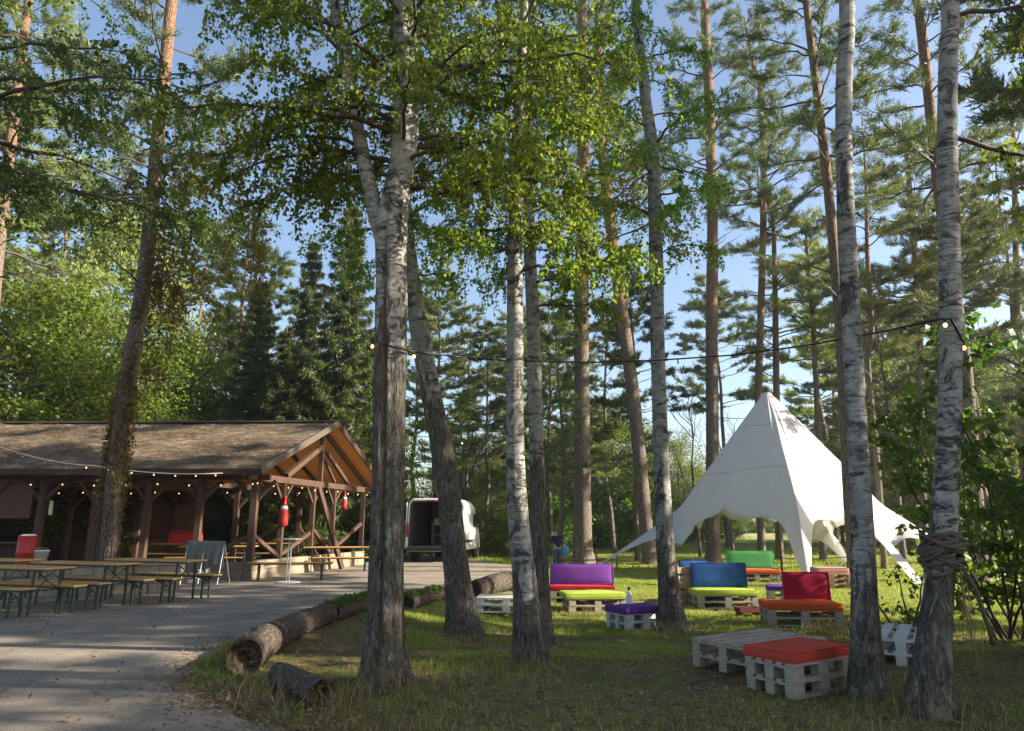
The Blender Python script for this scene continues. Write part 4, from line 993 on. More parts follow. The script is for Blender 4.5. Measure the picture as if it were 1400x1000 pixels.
for (a, b, rz, lab) in [(2.2, 2.2, .1, 'beer table inside the pavilion near its front corner'), (5.0, 4.9, -.1, 'beer table inside the pavilion under the red box'), (2.6, 5.6, 0, 'beer table at the back of the pavilion')]:
    putb(T0, False, pv(a, b, .06), rz, lab, 'table', tg)
for (a, b, rz, lab) in [(2.2, 1.5, .1, 'beer bench inside the pavilion in front of the corner table'), (2.6, 4.7, 0, 'beer bench in front of the back pavilion table'), (5.0, 4.2, -.1, 'beer bench below the red box table')]:
    putb(B0, False, pv(a, b, .06), rz, lab, 'bench', bgp)
putb(T0, False, G(457, 782) + Vector((.1, .1, 0)), R_(8), 'beer table standing outside the pavilion gable', 'table', tg)
putb(B0, False, G(392, 795) + Vector((0, .25, 0)), R_(7), 'beer bench beside the slim standing table', 'bench', bgp)
putb(B0, False, G(452, 786) + Vector((.3, .95, 0)), R_(8), 'beer bench behind the gable table', 'bench', bgp)
# slim standing table
q = G(393, 797); t = empty('standing_table', q); tag(t, 'slim pale bar table with round foot before the pavilion gable', 'bar table')
mw = simple('pale_metal', (.55, .55, .53), .4, .5, .4, .1)
mb = MB(); mb.lathe([(.30, 1.07), (.31, 1.08), (.31, 1.10), (.30, 1.11)], 24); obj('tabletop', mb, mw, t, True)
for s_ in (-.035, .035): obj('pole', MB().tube([(s_, 0, .03), (s_, 0, 1.07)], .016, 10), mw, t, True)
mb = MB(); mb.lathe([(.33, 0), (.33, .015), (.25, .035), (.05, .05)], 24); obj('foot', mb, mw, t, True)

# red drum, crate, boxes
red = simple('red_paint', (.42, .02, .02), .45, .4, 0, .2); whitep = simple('white_plastic', (.72, .72, .70), .5, .4, 0, .08)
q = A(37, 745, 16.9); t = empty('red_drum', (q.x, q.y, 0)); tag(t, 'tall red drum filled with white litter behind the block wall', 'drum')
mb = MB(); mb.lathe([(.19, 0), (.2, .02), (.2, .38), (.212, .40), (.2, .42), (.2, .78), (.212, .80), (.2, .82), (.2, 1.18), (.205, 1.2), (.19, 1.2), (.185, 1.1)], 28); obj('body', mb, red, t, True)
mb = MB()
for i in range(9): mb.lathe([(.02, 1.12), (.07, 1.15), (.075, 1.20), (.03, 1.235)], 7, (.10 * cos(i * 2.4), .10 * sin(i * 2.4), 0))
obj('litter', mb, whitep, t)
mb = MB(); mb.box((.0, -.2015, .62), (.2, .004, .05)); obj('faded_mark', mb, simple('faded_print', (.55, .3, .28), .6), t)
q = A(58, 752, 16.6); t = empty('bucket', (q.x, q.y, .55)); tag(t, 'white bucket standing beside the red drum', 'bucket')
mb = MB(); mb.lathe([(.11, 0), (.15, .3), (.157, .3), (.157, .32), (.14, .32), (.10, .02)], 20); obj('body', mb, whitep, t, True); obj('handle', MB().tube([(.155 * cos(a), -.02, .30 + .08 * sin(a)) for a in np.linspace(0, pi, 12)], .004, 5), mw, t)
mb = MB(); mb.box((q.x, q.y + .05, .275), (.5, .5, .55)); o = obj('wooden_block', mb, M['timber_dark'], bevel=.01); tag(o, 'dark wooden block under the white bucket', 'block')
t = empty('red_box', pv(5.0, 4.9, .83), -.1); tag(t, 'red cool box on the table inside the pavilion', 'box')
mb = MB(); mb.box((0, 0, .17), (1.0, .45, .34)); obj('body', mb, red, t, bevel=.03); mb = MB(); mb.box((0, 0, .375), (1.02, .47, .06)); obj('lid', mb, simple('red_lid', (.33, .02, .025), .4, .4), t, bevel=.02)
for s_ in (-1, 1): obj('handle', MB().tube([(s_ * .505, -.1, .2), (s_ * .545, -.08, .2), (s_ * .545, .08, .2), (s_ * .505, .1, .2)], .012, 6), red, t)
t = empty('blue_crate', pv(7.3, -.15, 1.005)); tag(t, 'blue plastic crate on the kiosk counter at the left edge', 'crate')
bl_ = simple('blue_plastic', (.05, .12, .38), .45, .4)
mb = MB()
for (c_, d_) in [((0, 0, .01), (.56, .36, .02)), ((-.27, 0, .13), (.02, .36, .26)), ((.27, 0, .13), (.02, .36, .26)), ((0, -.17, .13), (.52, .02, .26)), ((0, .17, .13), (.52, .02, .26))]: mb.box(c_, d_)
obj('body', mb, bl_, t, bevel=.005); mb = MB(); mb.box((0, -.183, .2), (.2, .006, .06)); obj('grip', mb, M['timber_dark'], t)
# grey cloths on a metal frame
q = G(266, 800); t = empty('draped_rack', q + Vector((0, .25, 0)), R_(-8)); tag(t, 'metal rack draped with two grey cloths beside the block wall', 'rack')
mb = MB()
for x in (-.48, .0, .52):
    mb.tube([(x, .12, 1.02), (x + .06, -.16, 0)], .012, 6); mb.tube([(x, .12, 1.02), (x + .06, .42, 0)], .012, 6)
mb.tube([(-.5, .12, 1.02), (.54, .12, 1.02)], .013, 6); obj('frame', mb, mw, t)
grey = simple('grey_cloth', (.17, .17, .155), .85, .15, 0, .2)
for k, (x0, x1, zb) in enumerate([(-.48, .10, .36), (.12, .52, .34)]):
    V = []; nu, nv = 24, 20
    for j in range(nv + 1):
        s_ = j / nv * (1.18 + .16 * sin(i * .55 + k * 2) + (.25 * (1 - abs(2 * i / nu - .7)) if k else .12 * i / nu))
        for i in range(nu + 1):
            u = i / nu; x = x0 + (x1 - x0) * u + .04 * sin(s_ * 3 + k) * (u - .5)
            z = 1.04 - max(0, s_ - .12) * (.58 + .06 * sin(u * 7 + k)); y = .12 - min(s_, .12) * .25 - .03 * s_ + .05 * sin(u * 13 + k * 2 + s_ * 1.5) * s_ + .02 * sin(u * 31) * s_
            if k == 1: x += (.18 * (u - .5)) * s_
            V.append((x, y, z))
    mb = MB(); mb.add(V, [(j * (nu + 1) + i, j * (nu + 1) + i + 1, (j + 1) * (nu + 1) + i + 1, (j + 1) * (nu + 1) + i) for j in range(nv) for i in range(nu)])
    c_ = obj('cloth', mb, grey, t, True); md = c_.modifiers.new('thick', 'SOLIDIFY'); md.thickness = .012

# hanging red bottle-shaped inflatables
def inflat(loc, h, lab):
    t = empty('hanging_bottle', loc); tag(t, lab, 'inflatable')
    r = h * .145
    obj('body', MB().lathe([(r * .5, 0), (r, .03 * h), (r * 1.05, .2 * h), (r, .45 * h), (r * .95, .55 * h)], 18), red, t, True)
    obj('label_band', MB().lathe([(r * .955, .5501 * h), (r * .9, .6 * h), (r * .7, .68 * h)], 18), simple('band', (.45, .5, .62), .4), t, True)
    obj('neck', MB().lathe([(r * .7, .6801 * h), (r * .42, .78 * h), (r * .34, .95 * h), (r * .4, .96 * h), (r * .4, h)], 18), red, t, True)
    obj('cord', MB().tube([(0, 0, h), (0, 0, 2.66 - loc[2])], .006, 5), M['timber_dark'], t)
q = pv(-.12, 1.4); inflat(Vector((q.x, q.y, 1.42)), .86, 'red hanging bottle-shaped inflatable above the slim bar table')
q = pv(-.12, 5.5); inflat(Vector((q.x, q.y, 2.0)), .62, 'smaller red hanging inflatable near the back of the gable')

# ------------------------------------------------------------------ string lights
n = NT('lamp_lit'); n.put(n.b, 'Emission Color', (1, .5, .18)); n.put(n.b, 'Emission Strength', 1.0); M['lit'] = n.done((.9, .7, .45), .2, .5)
M['unlit'] = simple('unlit_bulb', (.45, .42, .38), .15, .6); M['cable'] = simple('black_cable', (.012, .012, .012), .5, .3); M['cable_w'] = simple('pale_cable', (.5, .48, .42), .6, .3)
def strand(name, pts, label, bulbs, r=.008, lit=None, m=None, drop=.035, br_=.018):
    """pts polyline; bulbs list of (t in 0..1, lit)"""
    base = Vector(pts[0]); t = empty(name, base); tag(t, label, 'string lights', 'strings of bulbs')
    P = [Vector(p) - base for p in pts]; obj('cable', MB().tube(P, r, 6), m or M['cable'], t, True)
    cum = [0]
    for a, b in zip(P, P[1:]): cum.append(cum[-1] + (b - a).length)
    for f, l in bulbs:
        s_ = f * cum[-1]; i = max(j for j in range(len(cum)) if cum[j] <= s_ + 1e-9); i = min(i, len(P) - 2); q = P[i].lerp(P[i + 1], (s_ - cum[i]) / max(1e-6, cum[i + 1] - cum[i]))
        b = obj('bulb', MB().lathe([(.006, -br_ * 2.1), (br_ * .7, -br_ * 1.8), (br_, -br_ * 1.1), (br_ * .75, -br_ * .4), (br_ * .45, 0)], 10, q - Vector((0, 0, drop))), M['lit'] if l else M['unlit'], t, True)
        obj('socket', MB().lathe([(br_ * .5, 0), (br_ * .55, drop * .7), (br_ * .3, drop)], 8, q - Vector((0, 0, drop - .001))), M['cable'], b)
def sagline(a, b, sag, k=24): return [Vector(a).lerp(Vector(b), i / k) - Vector((0, 0, sag * 4 * (i / k) * (1 - i / k))) for i in range(k + 1)]
yb1 = gp(523, 935).y; yb7 = gp(1270, 976).y
# black cable from the forked birch through the middle trees to the rope birch
pl = [A(506, 466, yb1 - .05), A(535, 474, yb1 - .26), A(566, 481, yb1 - .03), A(643, 490, 8.3), A(700, 493.5, 8.42), A(800, 496, 9.2), A(897, 493, 9.7), A(1000, 486, 9.2), A(1100, 473, 8.4), A(1200, 455, 7.2), A(1283, 437, yb7 - .2), A(1300, 436, yb7 - .24), A(1318, 470, yb7 - .05)]
cum = [0]
for a, b in zip(pl, pl[1:]): cum.append(cum[-1] + (b - a).length)
strand('string_lights', pl, 'black cable with bulbs strung from the forked birch to the rope birch', [(.004, 1), (cum[2] / cum[-1], 1), (cum[3] / cum[-1], 0), ((cum[4] * .2 + cum[5] * .8) / cum[-1], 0), ((cum[6] * .7 + cum[7] * .3) / cum[-1], 0), ((cum[7] * .2 + cum[8] * .8) / cum[-1], 0), ((cum[9] * .5 + cum[10] * .5) / cum[-1], 0), (cum[10] / cum[-1] + .004, 1), (.998, 1)], .011)
pl = [pv(a, -.12, 2.62 - .05 * abs(sin(a * 1.1))) for a in np.linspace(-.1, 12.5, 60)]
strand('string_lights', pl, 'warm bulbs along the front eave beam of the pavilion', [(f, 1) for f in np.linspace(.01, .99, 15)])
pl = [pv(-.12, b, 2.64 - .05 * abs(sin(b * 1.3))) for b in np.linspace(-.3, 7.6, 40)]
strand('string_lights', pl, 'warm bulbs along the tie beam of the pavilion gable', [(f, 1) for f in np.linspace(.02, .98, 10)])
pl = [pv(a, 3.5, 2.55 - .05 * abs(sin(a * 1.2))) for a in np.linspace(.3, 11, 50)]
strand('string_lights', pl, 'warm bulbs inside the middle of the pavilion', [(f, 1) for f in np.linspace(.02, .98, 14)])
a_, b_ = A(-20, 604, 14), A(128, 637, 16.4); pl = sagline(a_, b_, .1) + sagline(b_, A(330, 645, 19.0), .12)[1:]
strand('string_lights', pl, 'pale cable with bulbs hanging in front of the pavilion eave', [(f, f > .35 and f < .95) for f in np.linspace(.05, .97, 12)], .012, None, M['cable_w'])
pl = sagline(A(560, 552, gp(636, 868).y - .1), A(706, 640, 18), .12)
strand('string_lights', pl, 'short string of bulbs sloping down right of the leaning grey birch', [(f, f < .5) for f in np.linspace(.12, .95, 7)])

# ------------------------------------------------------------------ white van with its rear open
n = NT('van_paint'); v = n.coord(); f = n.noise(v, 2.5, 5); n.put(n.b, 'Coat Weight', .4)
M['van'] = n.done(n.mix(n.ramp(f, [(.4, 0), (.8, .5)]), (.66, .66, .66), (.50, .49, .47)), .35, .5)
M['rubber'] = simple('rubber', (.02, .02, .02), .8, .2); M['glass_dark'] = simple('dark_glass', (.015, .018, .02), .08, .6); M['van_in'] = simple('van_lining', (.10, .10, .10), .7, .2)
M['black_plastic'] = simple('black_plastic', (.03, .03, .032), .55, .3)
vq = G(608, 770); van = empty('white_van', vq + Vector((-.62, .25, 0)), R_(-9.0)); tag(van, 'white high-roof van parked with its rear doors open, half behind the forked birch', 'van')
stn = [(0, .99, 2.42), (.06, 1.0, 2.50), (1.0, 1.0, 2.52), (2.5, 1.0, 2.52), (3.4, 1.0, 2.50), (3.9, .99, 2.38), (4.3, .98, 2.10), (4.75, .96, 1.62), (5.0, .95, 1.28), (5.4, .90, 1.12), (5.62, .82, .95)]
V = []; NS = 28
for (y, hw, top) in stn:
    bot = .42; r = min(.22, (top - bot) * .3)
    ring = []
    for cx, cz, a0 in ((hw - r, top - r, 0), (-hw + r, top - r, 90), (-hw + .06, bot + .06, 180), (hw - .06, bot + .06, 270)):
        rr = r if a0 < 180 else .06
        for k in range(7):
            a = R_(a0 + 90 * k / 6); ring.append((cx + rr * cos(a) - (.05 * max(0, (cz + rr * sin(a) - 1.2)) * (1 if cx > 0 else -1)), y, cz + rr * sin(a)))
    V += ring
Fq = [(i * NS + k, (i + 1) * NS + k, (i + 1) * NS + (k + 1) % NS, i * NS + (k + 1) % NS) for i in range(len(stn) - 1) for k in range(NS)]
Fq.append(tuple((len(stn) - 1) * NS + k for k in range(NS)))
mb = MB(); mb.add(V, Fq); bo = obj('body', mb, M['van'], van, True); bo.data.materials.append(M['van_in'])
md = bo.modifiers.new('shell', 'SOLIDIFY'); md.thickness = .06; md.offset = -1; md.material_offset = 1
bm = bmesh.new(); bm.from_mesh(bo.data); bmesh.ops.recalc_face_normals(bm, faces=bm.faces[:]); bm.to_mesh(bo.data); bm.free()
mb = MB(); mb.box((0, 1.75, .60), (1.78, 3.4, .05)); obj('load_floor', mb, simple('ply_floor', (.16, .13, .10), .7), van)
mb = MB(); mb.box((0, 3.3, 1.5), (1.76, .05, 1.8)); obj('bulkhead', mb, M['van_in'], van)
mb = MB(); mb.box((0, -.06, .52), (1.9, .2, .16)); obj('rear_bumper', mb, M['black_plastic'], van, bevel=.03)
mb = MB(); mb.box((0, -.015, 2.40), (.34, .04, .05)); obj('brake_light', mb, simple('red_lens', (.5, .02, .02), .2, .5), van, bevel=.008)
for s_ in (-1, 1):
    mb = MB(); mb.box((s_ * .955, -.02, 1.25), (.09, .06, .55)); obj('tail_light', mb, simple('tail_lens', (.35, .03, .02), .2, .5), van, bevel=.01)
    d = empty('rear_door', (s_ * .99, -.03, 0), (R_(-97) if s_ > 0 else R_(83 + 30))); d.parent = van
    sg = -1 if s_ > 0 else 1
    dm = MB(); dm.box((sg * .46, 0, 1.43), (.90, .05, 1.82)); obj('door_skin', dm, M['van'], d, bevel=.02)
    dm = MB(); dm.box((sg * .46, -.033, 1.95), (.66, .012, .6)); obj('door_glass', dm, M['glass_dark'], d); dm = MB(); dm.box((sg * .46, .033, 1.95), (.66, .012, .6)); obj('door_glass', dm, M['glass_dark'], d)
    dm = MB(); dm.box((sg * .46, .045, 1.1), (.7, .03, .6)); obj('door_lining', dm, M['van_in'], d, bevel=.01)
for s_ in (-1, 1):
    mb = MB(); mb.bar((s_ * 1.0 - s_ * .012, 3.55, 1.68), (s_ * 1.0 - s_ * .012, 4.35, 1.62), .02, .55); obj('side_window', mb, M['glass_dark'], van)
    mb = MB(); mb.box((s_ * 1.0, 1.9, .78), (.04, 3.0, .12)); obj('side_rail', mb, M['black_plastic'], van, bevel=.01)
    mi = obj('wing_mirror', MB().box((s_ * 1.22, 4.25, 1.48), (.2, .12, .36)), M['black_plastic'], van, bevel=.04); obj('mirror_arm', MB().bar((s_ * .97, 4.28, 1.36), (s_ * 1.16, 4.26, 1.40), .05), M['black_plastic'], mi)
    for y in (.95, 4.55):
        w_ = empty('wheel', (s_ * .86, y, .35)); w_.parent = van; w_.rotation_euler = (0, pi / 2, 0)
        obj('tyre', MB().lathe([(.22, -.11), (.33, -.11), (.35, -.08), (.35, .08), (.33, .11), (.22, .11)], 28), M['rubber'], w_, True)
        obj('rim', MB().lathe([(.06, -.10 if s_ < 0 else -.09), (.215, -.09), (.215, .09), (.06, .10)], 20), simple('wheel_rim', (.35, .35, .35), .4, .5, .6), w_, True)
mb = MB(); mb.bar((0, 4.25, 2.13), (0, 4.85, 1.52), 1.7, .03); obj('windscreen', mb, M['glass_dark'], van)
sh = MB()
for z in (.63, 1.05, 1.45): sh.box((.18, 1.3, z), (.8, .5, .03))
for x in (-.21, .57): sh.box((x, 1.3, 1.05), (.03, .5, .86))
obj('shelf', sh, simple('grey_shelf', (.2, .2, .2), .5), van)
t = empty('wooden_crate', van.matrix_basis @ Vector((.18, 1.26, 1.47)), R_(-9)); tag(t, 'pale wooden crate on the shelf inside the open van', 'crate')
pw_ = woodmat('crate_wood', (.35, .24, .13), (.5, .36, .2), .75)
mb = MB(); mb.box((0, 0, .01), (.66, .4, .02))
for z in (.07, .19): 
    for s_ in (-1, 1): mb.box((0, s_ * .195, z), (.66, .015, .09)); mb.box((s_ * .325, 0, z), (.015, .37, .09))
obj('slats', mb, pw_, t); mb = MB()
for i in (-1, 1):
    for j in (-1, 1): mb.box((i * .30, j * .175, .13), (.03, .02, .24))
obj('corner_posts', mb, pw_, t)

# ------------------------------------------------------------------ white star tent
ctr = A(1048, 532, 27.3); zg = gz1(ctr.x, ctr.y); cz = ctr.z - zg; TC = Vector((ctr.x, ctr.y, zg))
tips = []
for px, py, rot in [(805, 779, None), (1107, 797, None), (985, 779, None)]:
    q = gp(px, py) - TC; tips.append((atan2(q.y, q.x) % (2 * pi), sqrt(q.x ** 2 + q.y ** 2)))
tips.append((R_(342), 7.6)); tips.append((R_(42), 6.4)); tips.sort()
def prof(r, R):
    k = r / R; s_ = cz / 3.95 * 1.0
    a = cz * (1 - r / 5.75); b = 2.75 * max(0, 1 - (r - 3.4) / max(.3, R - 3.4)) ** 1.15
    if r < 3.2: return a
    k = min(1, (r - 3.2) / 1.0); return a + (b - a) * k * k * (3 - 2 * k)
NP, NR = 340, 46; V = []; RM = 3.45
angs = [2 * pi * i / NP for i in range(NP)]
# snap columns onto the tips
for a, R in tips:
    j = min(range(NP), key=lambda i: abs((angs[i] - a + pi) % (2 * pi) - pi)); angs[j] = a
for a in angs:
    prv = max([t for t in tips if t[0] <= a + 1e-9] or [(tips[-1][0] - 2 * pi, tips[-1][1])], key=lambda t: t[0]); nxt = min([t for t in tips if t[0] > a + 1e-9] or [(tips[0][0] + 2 * pi, tips[0][1])], key=lambda t: t[0])
    u = (a - prv[0]) / (nxt[0] - prv[0]); s_ = min(u, 1 - u) * 2; R = prv[1] if u < .5 else nxt[1]
    gapw = nxt[0] - prv[0]
    rm = RM * (1 - .10 * min(1, gapw / 1.6)); hem = rm + (R - rm) * min(1, 1.10 * (1 - s_) ** 6.5)
    Rb = R
    for j in range(NR + 1):
        r = hem * (j / NR) ** .9; z = prof(r, max(Rb, 3.7))
        z -= 1.9 * (1 - (1 - s_) ** 3) * (1 - .38 * s_ ** 3) * min(1.25, (r / RM) ** 2.3) * min(1, (RM * 1.12 / max(r, .01)) ** 4)
        wr = (.07 * mnoise.noise(Vector((cos(a) * 9, sin(a) * 9, r * .3))) - .10 * max(0, .25 - abs(mnoise.noise(Vector((cos(a) * 6, sin(a) * 6, 4 + r * .12))))) + .05 * mnoise.noise(Vector((cos(a) * r * 1.1, sin(a) * r * 1.1, 7)))) * min(1, r / 1.0) + .02 * sin(a * 61 + r) * max(0, r - 2.4) * .4
        z = max(z + wr, .06); V.append((r * cos(a), r * sin(a), z))
w_ = NR + 1; Fq = [(i * w_ + j, i * w_ + j + 1, ((i + 1) % NP) * w_ + j + 1, ((i + 1) % NP) * w_ + j) for i in range(NP) for j in range(NR)]
tent = empty('star_tent', TC); tag(tent, 'white star-shaped tent with pointed peak and long pegged arms on the lawn', 'tent')
n = NT('tent_fabric'); v = n.coord(); z = n.sep(v)[2]
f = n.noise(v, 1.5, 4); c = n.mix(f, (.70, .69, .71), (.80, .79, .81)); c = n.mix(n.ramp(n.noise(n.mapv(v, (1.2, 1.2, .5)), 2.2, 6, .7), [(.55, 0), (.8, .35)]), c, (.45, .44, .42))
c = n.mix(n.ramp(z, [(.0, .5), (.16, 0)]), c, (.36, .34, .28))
for zs in (cz * .78, cz * .53):
    wv = n.math('ADD', z, n.math('MULTIPLY', n.math('SUBTRACT', n.noise(v, .35, 2), .5), .5))
    band = n.ramp(n.math('ABSOLUTE', n.math('SUBTRACT', wv, zs)), [(.0, .45), (.022, .45), (.03, 0)]); c = n.mix(band, c, (.42, .40, .40))
n.bump(n.noise(n.mapv(v, (1, 1, .3)), 3, 4), .3, .05)
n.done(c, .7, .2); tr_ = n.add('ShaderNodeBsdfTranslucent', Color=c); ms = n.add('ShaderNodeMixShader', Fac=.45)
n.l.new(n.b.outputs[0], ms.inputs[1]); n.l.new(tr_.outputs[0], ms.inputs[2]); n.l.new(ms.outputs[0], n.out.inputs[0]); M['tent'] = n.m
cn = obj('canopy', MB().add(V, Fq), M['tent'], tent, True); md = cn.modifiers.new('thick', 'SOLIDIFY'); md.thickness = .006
bm = bmesh.new(); bm.from_mesh(cn.data); bmesh.ops.remove_doubles(bm, verts=bm.verts[:], dist=.0005); bmesh.ops.recalc_face_normals(bm, faces=bm.faces[:]); bm.to_mesh(cn.data); bm.free()
for p_ in cn.data.polygons: p_.use_smooth = True
obj('pole', MB().tube([(0, 0, 0), (0, 0, cz - .08)], .04, 12), simple('pole_metal', (.12, .11, .11), .5, .4, .5), tent, True)
obj('peak_cap', MB().lathe([(.14, cz - .2), (.12, cz - .05), (.05, cz + .1), (.0, cz + .12)], 14), M['lead'], tent, True)
strap = simple('tent_strap', (.7, .69, .68), .7)
for a, R in tips:
    c_, s_ = cos(a), sin(a); obj('peg', MB().tube([(c_ * (R + .25), s_ * (R + .25), -.15), (c_ * (R + .32), s_ * (R + .32), .18)], .018, 6), M['black_plastic'], tent); obj('strap', MB().bar((c_ * (R - .1), s_ * (R - .1), .09), (c_ * (R + .3), s_ * (R + .3), .1), .06, .012), strap, tent)
q = gp(1258, 800) - TC; a_ = R_(318); obj('guy_band', MB().bar((3.1 * cos(a_) + .3, 2.6 * sin(a_), 2.0), (q.x, q.y, .03), .30, .01), M['tent'], tent)

# ------------------------------------------------------------------ pallets and cushions
n = NT('pallet_wood'); v = n.coord(); oi = n.add('ShaderNodeObjectInfo').outputs['Random']
f = n.noise(n.mapv(v, (3, 12, 12)), 2, 6, .7); c = n.mix(n.ramp(f, [(.3, 0), (.7, 1)]), (.23, .19, .14), (.42, .37, .30))
c = n.mix(n.ramp(n.noise(v, 3, 5), [(.5, 0), (.75, .6)]), c, (.22, .17, .12)); n.bump(f, .3, .006); M['pallet'] = n.done(c, .85, .15)
M['pallet_white'] = simple('pallet_whitewash', (.44, .43, .40), .8, .2, 0, .35, 9); M['pallet_brown'] = woodmat('pallet_raw', (.24, .15, .085), (.42, .29, .18), .85)
def pallet(L, W, m, nb=5, name='pallet'):
    t = empty(name); mb = MB()
    for i in range(nb):
        bw = W * (.165 if i % 2 == 0 else .12) * (5 / nb if nb > 5 else 1); y = -W / 2 + W * .0825 + (W - W * .165) * i / (nb - 1); mb.box((0, y, .133), (L, bw, .022))
    for x in (-1, 0, 1): mb.box((x * (L / 2 - .0725), 0, .1105), (.145, W, .021))
    obj('top_deck', mb, m, t, bevel=.003)
    for i in (-1, 0, 1):
        for j in (-1, 0, 1): mb = MB(); mb.box((i * (L / 2 - .0725), j * (W / 2 - .05), .061), (.140, .098, .077)); obj('block', mb, m, t, bevel=.003)
    mb = MB()
    for j in (-1, 0, 1): mb.box((0, j * (W / 2 - .05), .011), (L, .1, .022))
    obj('bottom_boards', mb, m, t, bevel=.003); return t
PR = {}
def put_pallet(key, L, W, m, loc, rz, label, rx=0.0, grp='wooden pallets used as seats'):
    k = (key, L, W)
    if k not in PR: PR[k] = pallet(L, W, m); t = PR[k]
    else: t = clone(PR[k])
    t.location = loc; t.rotation_euler = (rx, 0, rz); tag(t, label, 'pallet', grp); return t
def cushion(L, W, H, col, loc, rz, label, rx=0.0, seed=0):
    """soft padded block with rounded edges, local origin at the middle of its underside"""
    bm = bmesh.new(); bmesh.ops.create_cube(bm, size=1); bmesh.ops.subdivide_edges(bm, edges=bm.edges[:], cuts=9, use_grid_fill=True)
    for v_ in bm.verts:
        x, y, z = v_.co; e = (1 - (2 * abs(x)) ** 6) * (1 - (2 * abs(y)) ** 6); q = Vector((x * L, y * W, (z + .5) * H))
        q.z += (.02 * e if z > .4 else 0) + (.013 * mnoise.noise(q * 3.2 + Vector((seed * 3, 1, 0))) if z > .3 else 0) + .006 * mnoise.noise(q * 5 + Vector((seed * 7, 0, 0)))
        if abs(y) > .45: q.y += (.010 * sin(pi * (z + .5)) + .004 * mnoise.noise(q * 7)) * (1 if y > 0 else -1)
        if abs(x) > .45: q.x += .010 * sin(pi * (z + .5)) * (1 if x > 0 else -1)
        v_.co = q
    me = bpy.data.meshes.new('cushion'); bm.to_mesh(me); bm.free()
    n = NT('cushion_cloth'); vv = n.coord(); f = n.noise(vv, 3, 5); n.bump(n.mix(.7, n.noise(n.mapv(vv, (3, 9, 3)), 2.5, 3), n.noise(vv, 120, 2)), .22, .02)
    fade = tuple(x * .72 + .05 for x in col); me.materials.append(n.done(n.mix(n.ramp(n.noise(vv, 5, 6, .7), [(.5, 0), (.75, .55)]), n.mix(f, tuple(x * .78 for x in col), tuple(min(1, x * 1.12) for x in col)), fade), .85, .15))
    t = bpy.data.objects.new('cushion', me); COL.objects.link(t)
    for p_ in me.polygons: p_.use_smooth = True
    b = t.modifiers.new('bevel', 'BEVEL'); b.width = .022; b.segments = 3; b.limit_method = 'ANGLE'; b.angle_limit = R_(50)
    for zz in (.012, H + .002):
        cr = .02; rp_ = []
        for cx, cy, a0 in ((1, 1, 0), (-1, 1, 90), (-1, -1, 180), (1, -1, 270)):
            for k in range(4): aa = R_(a0 + 30 * k); rp_.append((cx * (L / 2 - cr) + cr * cos(aa), cy * (W / 2 - cr) + cr * sin(aa), zz))
        rp_.append(rp_[0]); pi_ = obj('piping', MB().tube(rp_, .006, 5, False), me.materials[0], t, True)
    t.location = loc; t.rotation_euler = (rx, 0, rz); tag(t, label, 'cushion', 'coloured cushions on the pallets'); return t
Z = Vector((0, 0, 1)); PH = .138
def seat(c, ang, L, W, key, m, names, levels=2):
    """stack of pallets centred at c"""
    for k in range(levels): put_pallet(key, L, W, m, c + Z * PH * k, ang + (.015 if k else 0), names[k])
    return c + Z * (PH * levels - .001)
def corner(q, ang, L, W, sx, sy): return q + Vector((cos(ang), sin(ang), 0)) * (sx * L / 2) + Vector((-sin(ang), cos(ang), 0)) * (sy * W / 2)
ORED, ORNG, CRIM, BLUE, LIME, PURP, GREEN, PINK, DRED = (.46, .055, .033), (.55, .085, .02), (.38, .012, .04), (.012, .06, .20), (.33, .41, .05), (.15, .04, .25), (.06, .28, .085), (.52, .27, .24), (.36, .018, .025)
def RZ(a, v_): return Vector((cos(a) * v_[0] - sin(a) * v_[1], sin(a) * v_[0] + cos(a) * v_[1], v_[2] if len(v_) > 2 else 0))
P_ = M['pallet']; PWh = M['pallet_white']; PB = M['pallet_brown']
# front red seat
q = gp(1087, 958); a = R_(30); c0 = corner(q, a, .84, .52, 1, 1); top = seat(c0, a, .84, .52, 'w', P_, ['lower pallet under the red cushion nearest the camera', 'upper pallet under the red cushion nearest the camera'])
cushion(.86, .53, .09, ORED, top + RZ(a, (.03, .03)), a + .05, 'plain orange-red cushion on the half-size pallets nearest the camera', 0, 1)
# bare pallet table behind it
q = gp(957, 905) ; q = Vector((1.92, 7.78, gz1(1.92, 7.78))); a = R_(33); c0 = corner(q, a, 1.2, .8, 1, -1); seat(c0, a, 1.2, .8, 'w', P_, ['lower pallet of the bare pallet table behind the red cushion', 'upper pallet of the bare pallet table behind the red cushion'])
q = gp(1230, 912); a = R_(57); seat(q + Vector((.36, .52, 0)), a, 1.2, .8, 'wh', PWh, ['lower whitewashed pallet between the two right birches', 'upper whitewashed pallet with open slats between the two right birches'])
# orange seat with crimson back
q = gp(1051, 856); a = R_(-9); c0 = corner(q, a, 1.3, .8, 1, 1); top = seat(c0, a, 1.3, .8, 'w', P_, ['lower pallet under the orange seat', 'upper pallet under the orange seat'])
cushion(1.3, .82, .11, ORNG, top, a, 'orange seat cushion in front of the crimson one', 0, 2)
put_pallet('b', .85, .62, PB, c0 + RZ(a, (.24, .52)) + Z * .50, a, 'upright pallet backing the crimson cushion', R_(90))
cushion(.82, .5, .13, CRIM, c0 + RZ(a, (.22, .36)) + Z * .64, a, 'crimson back cushion standing on the orange seat', R_(84), 3)
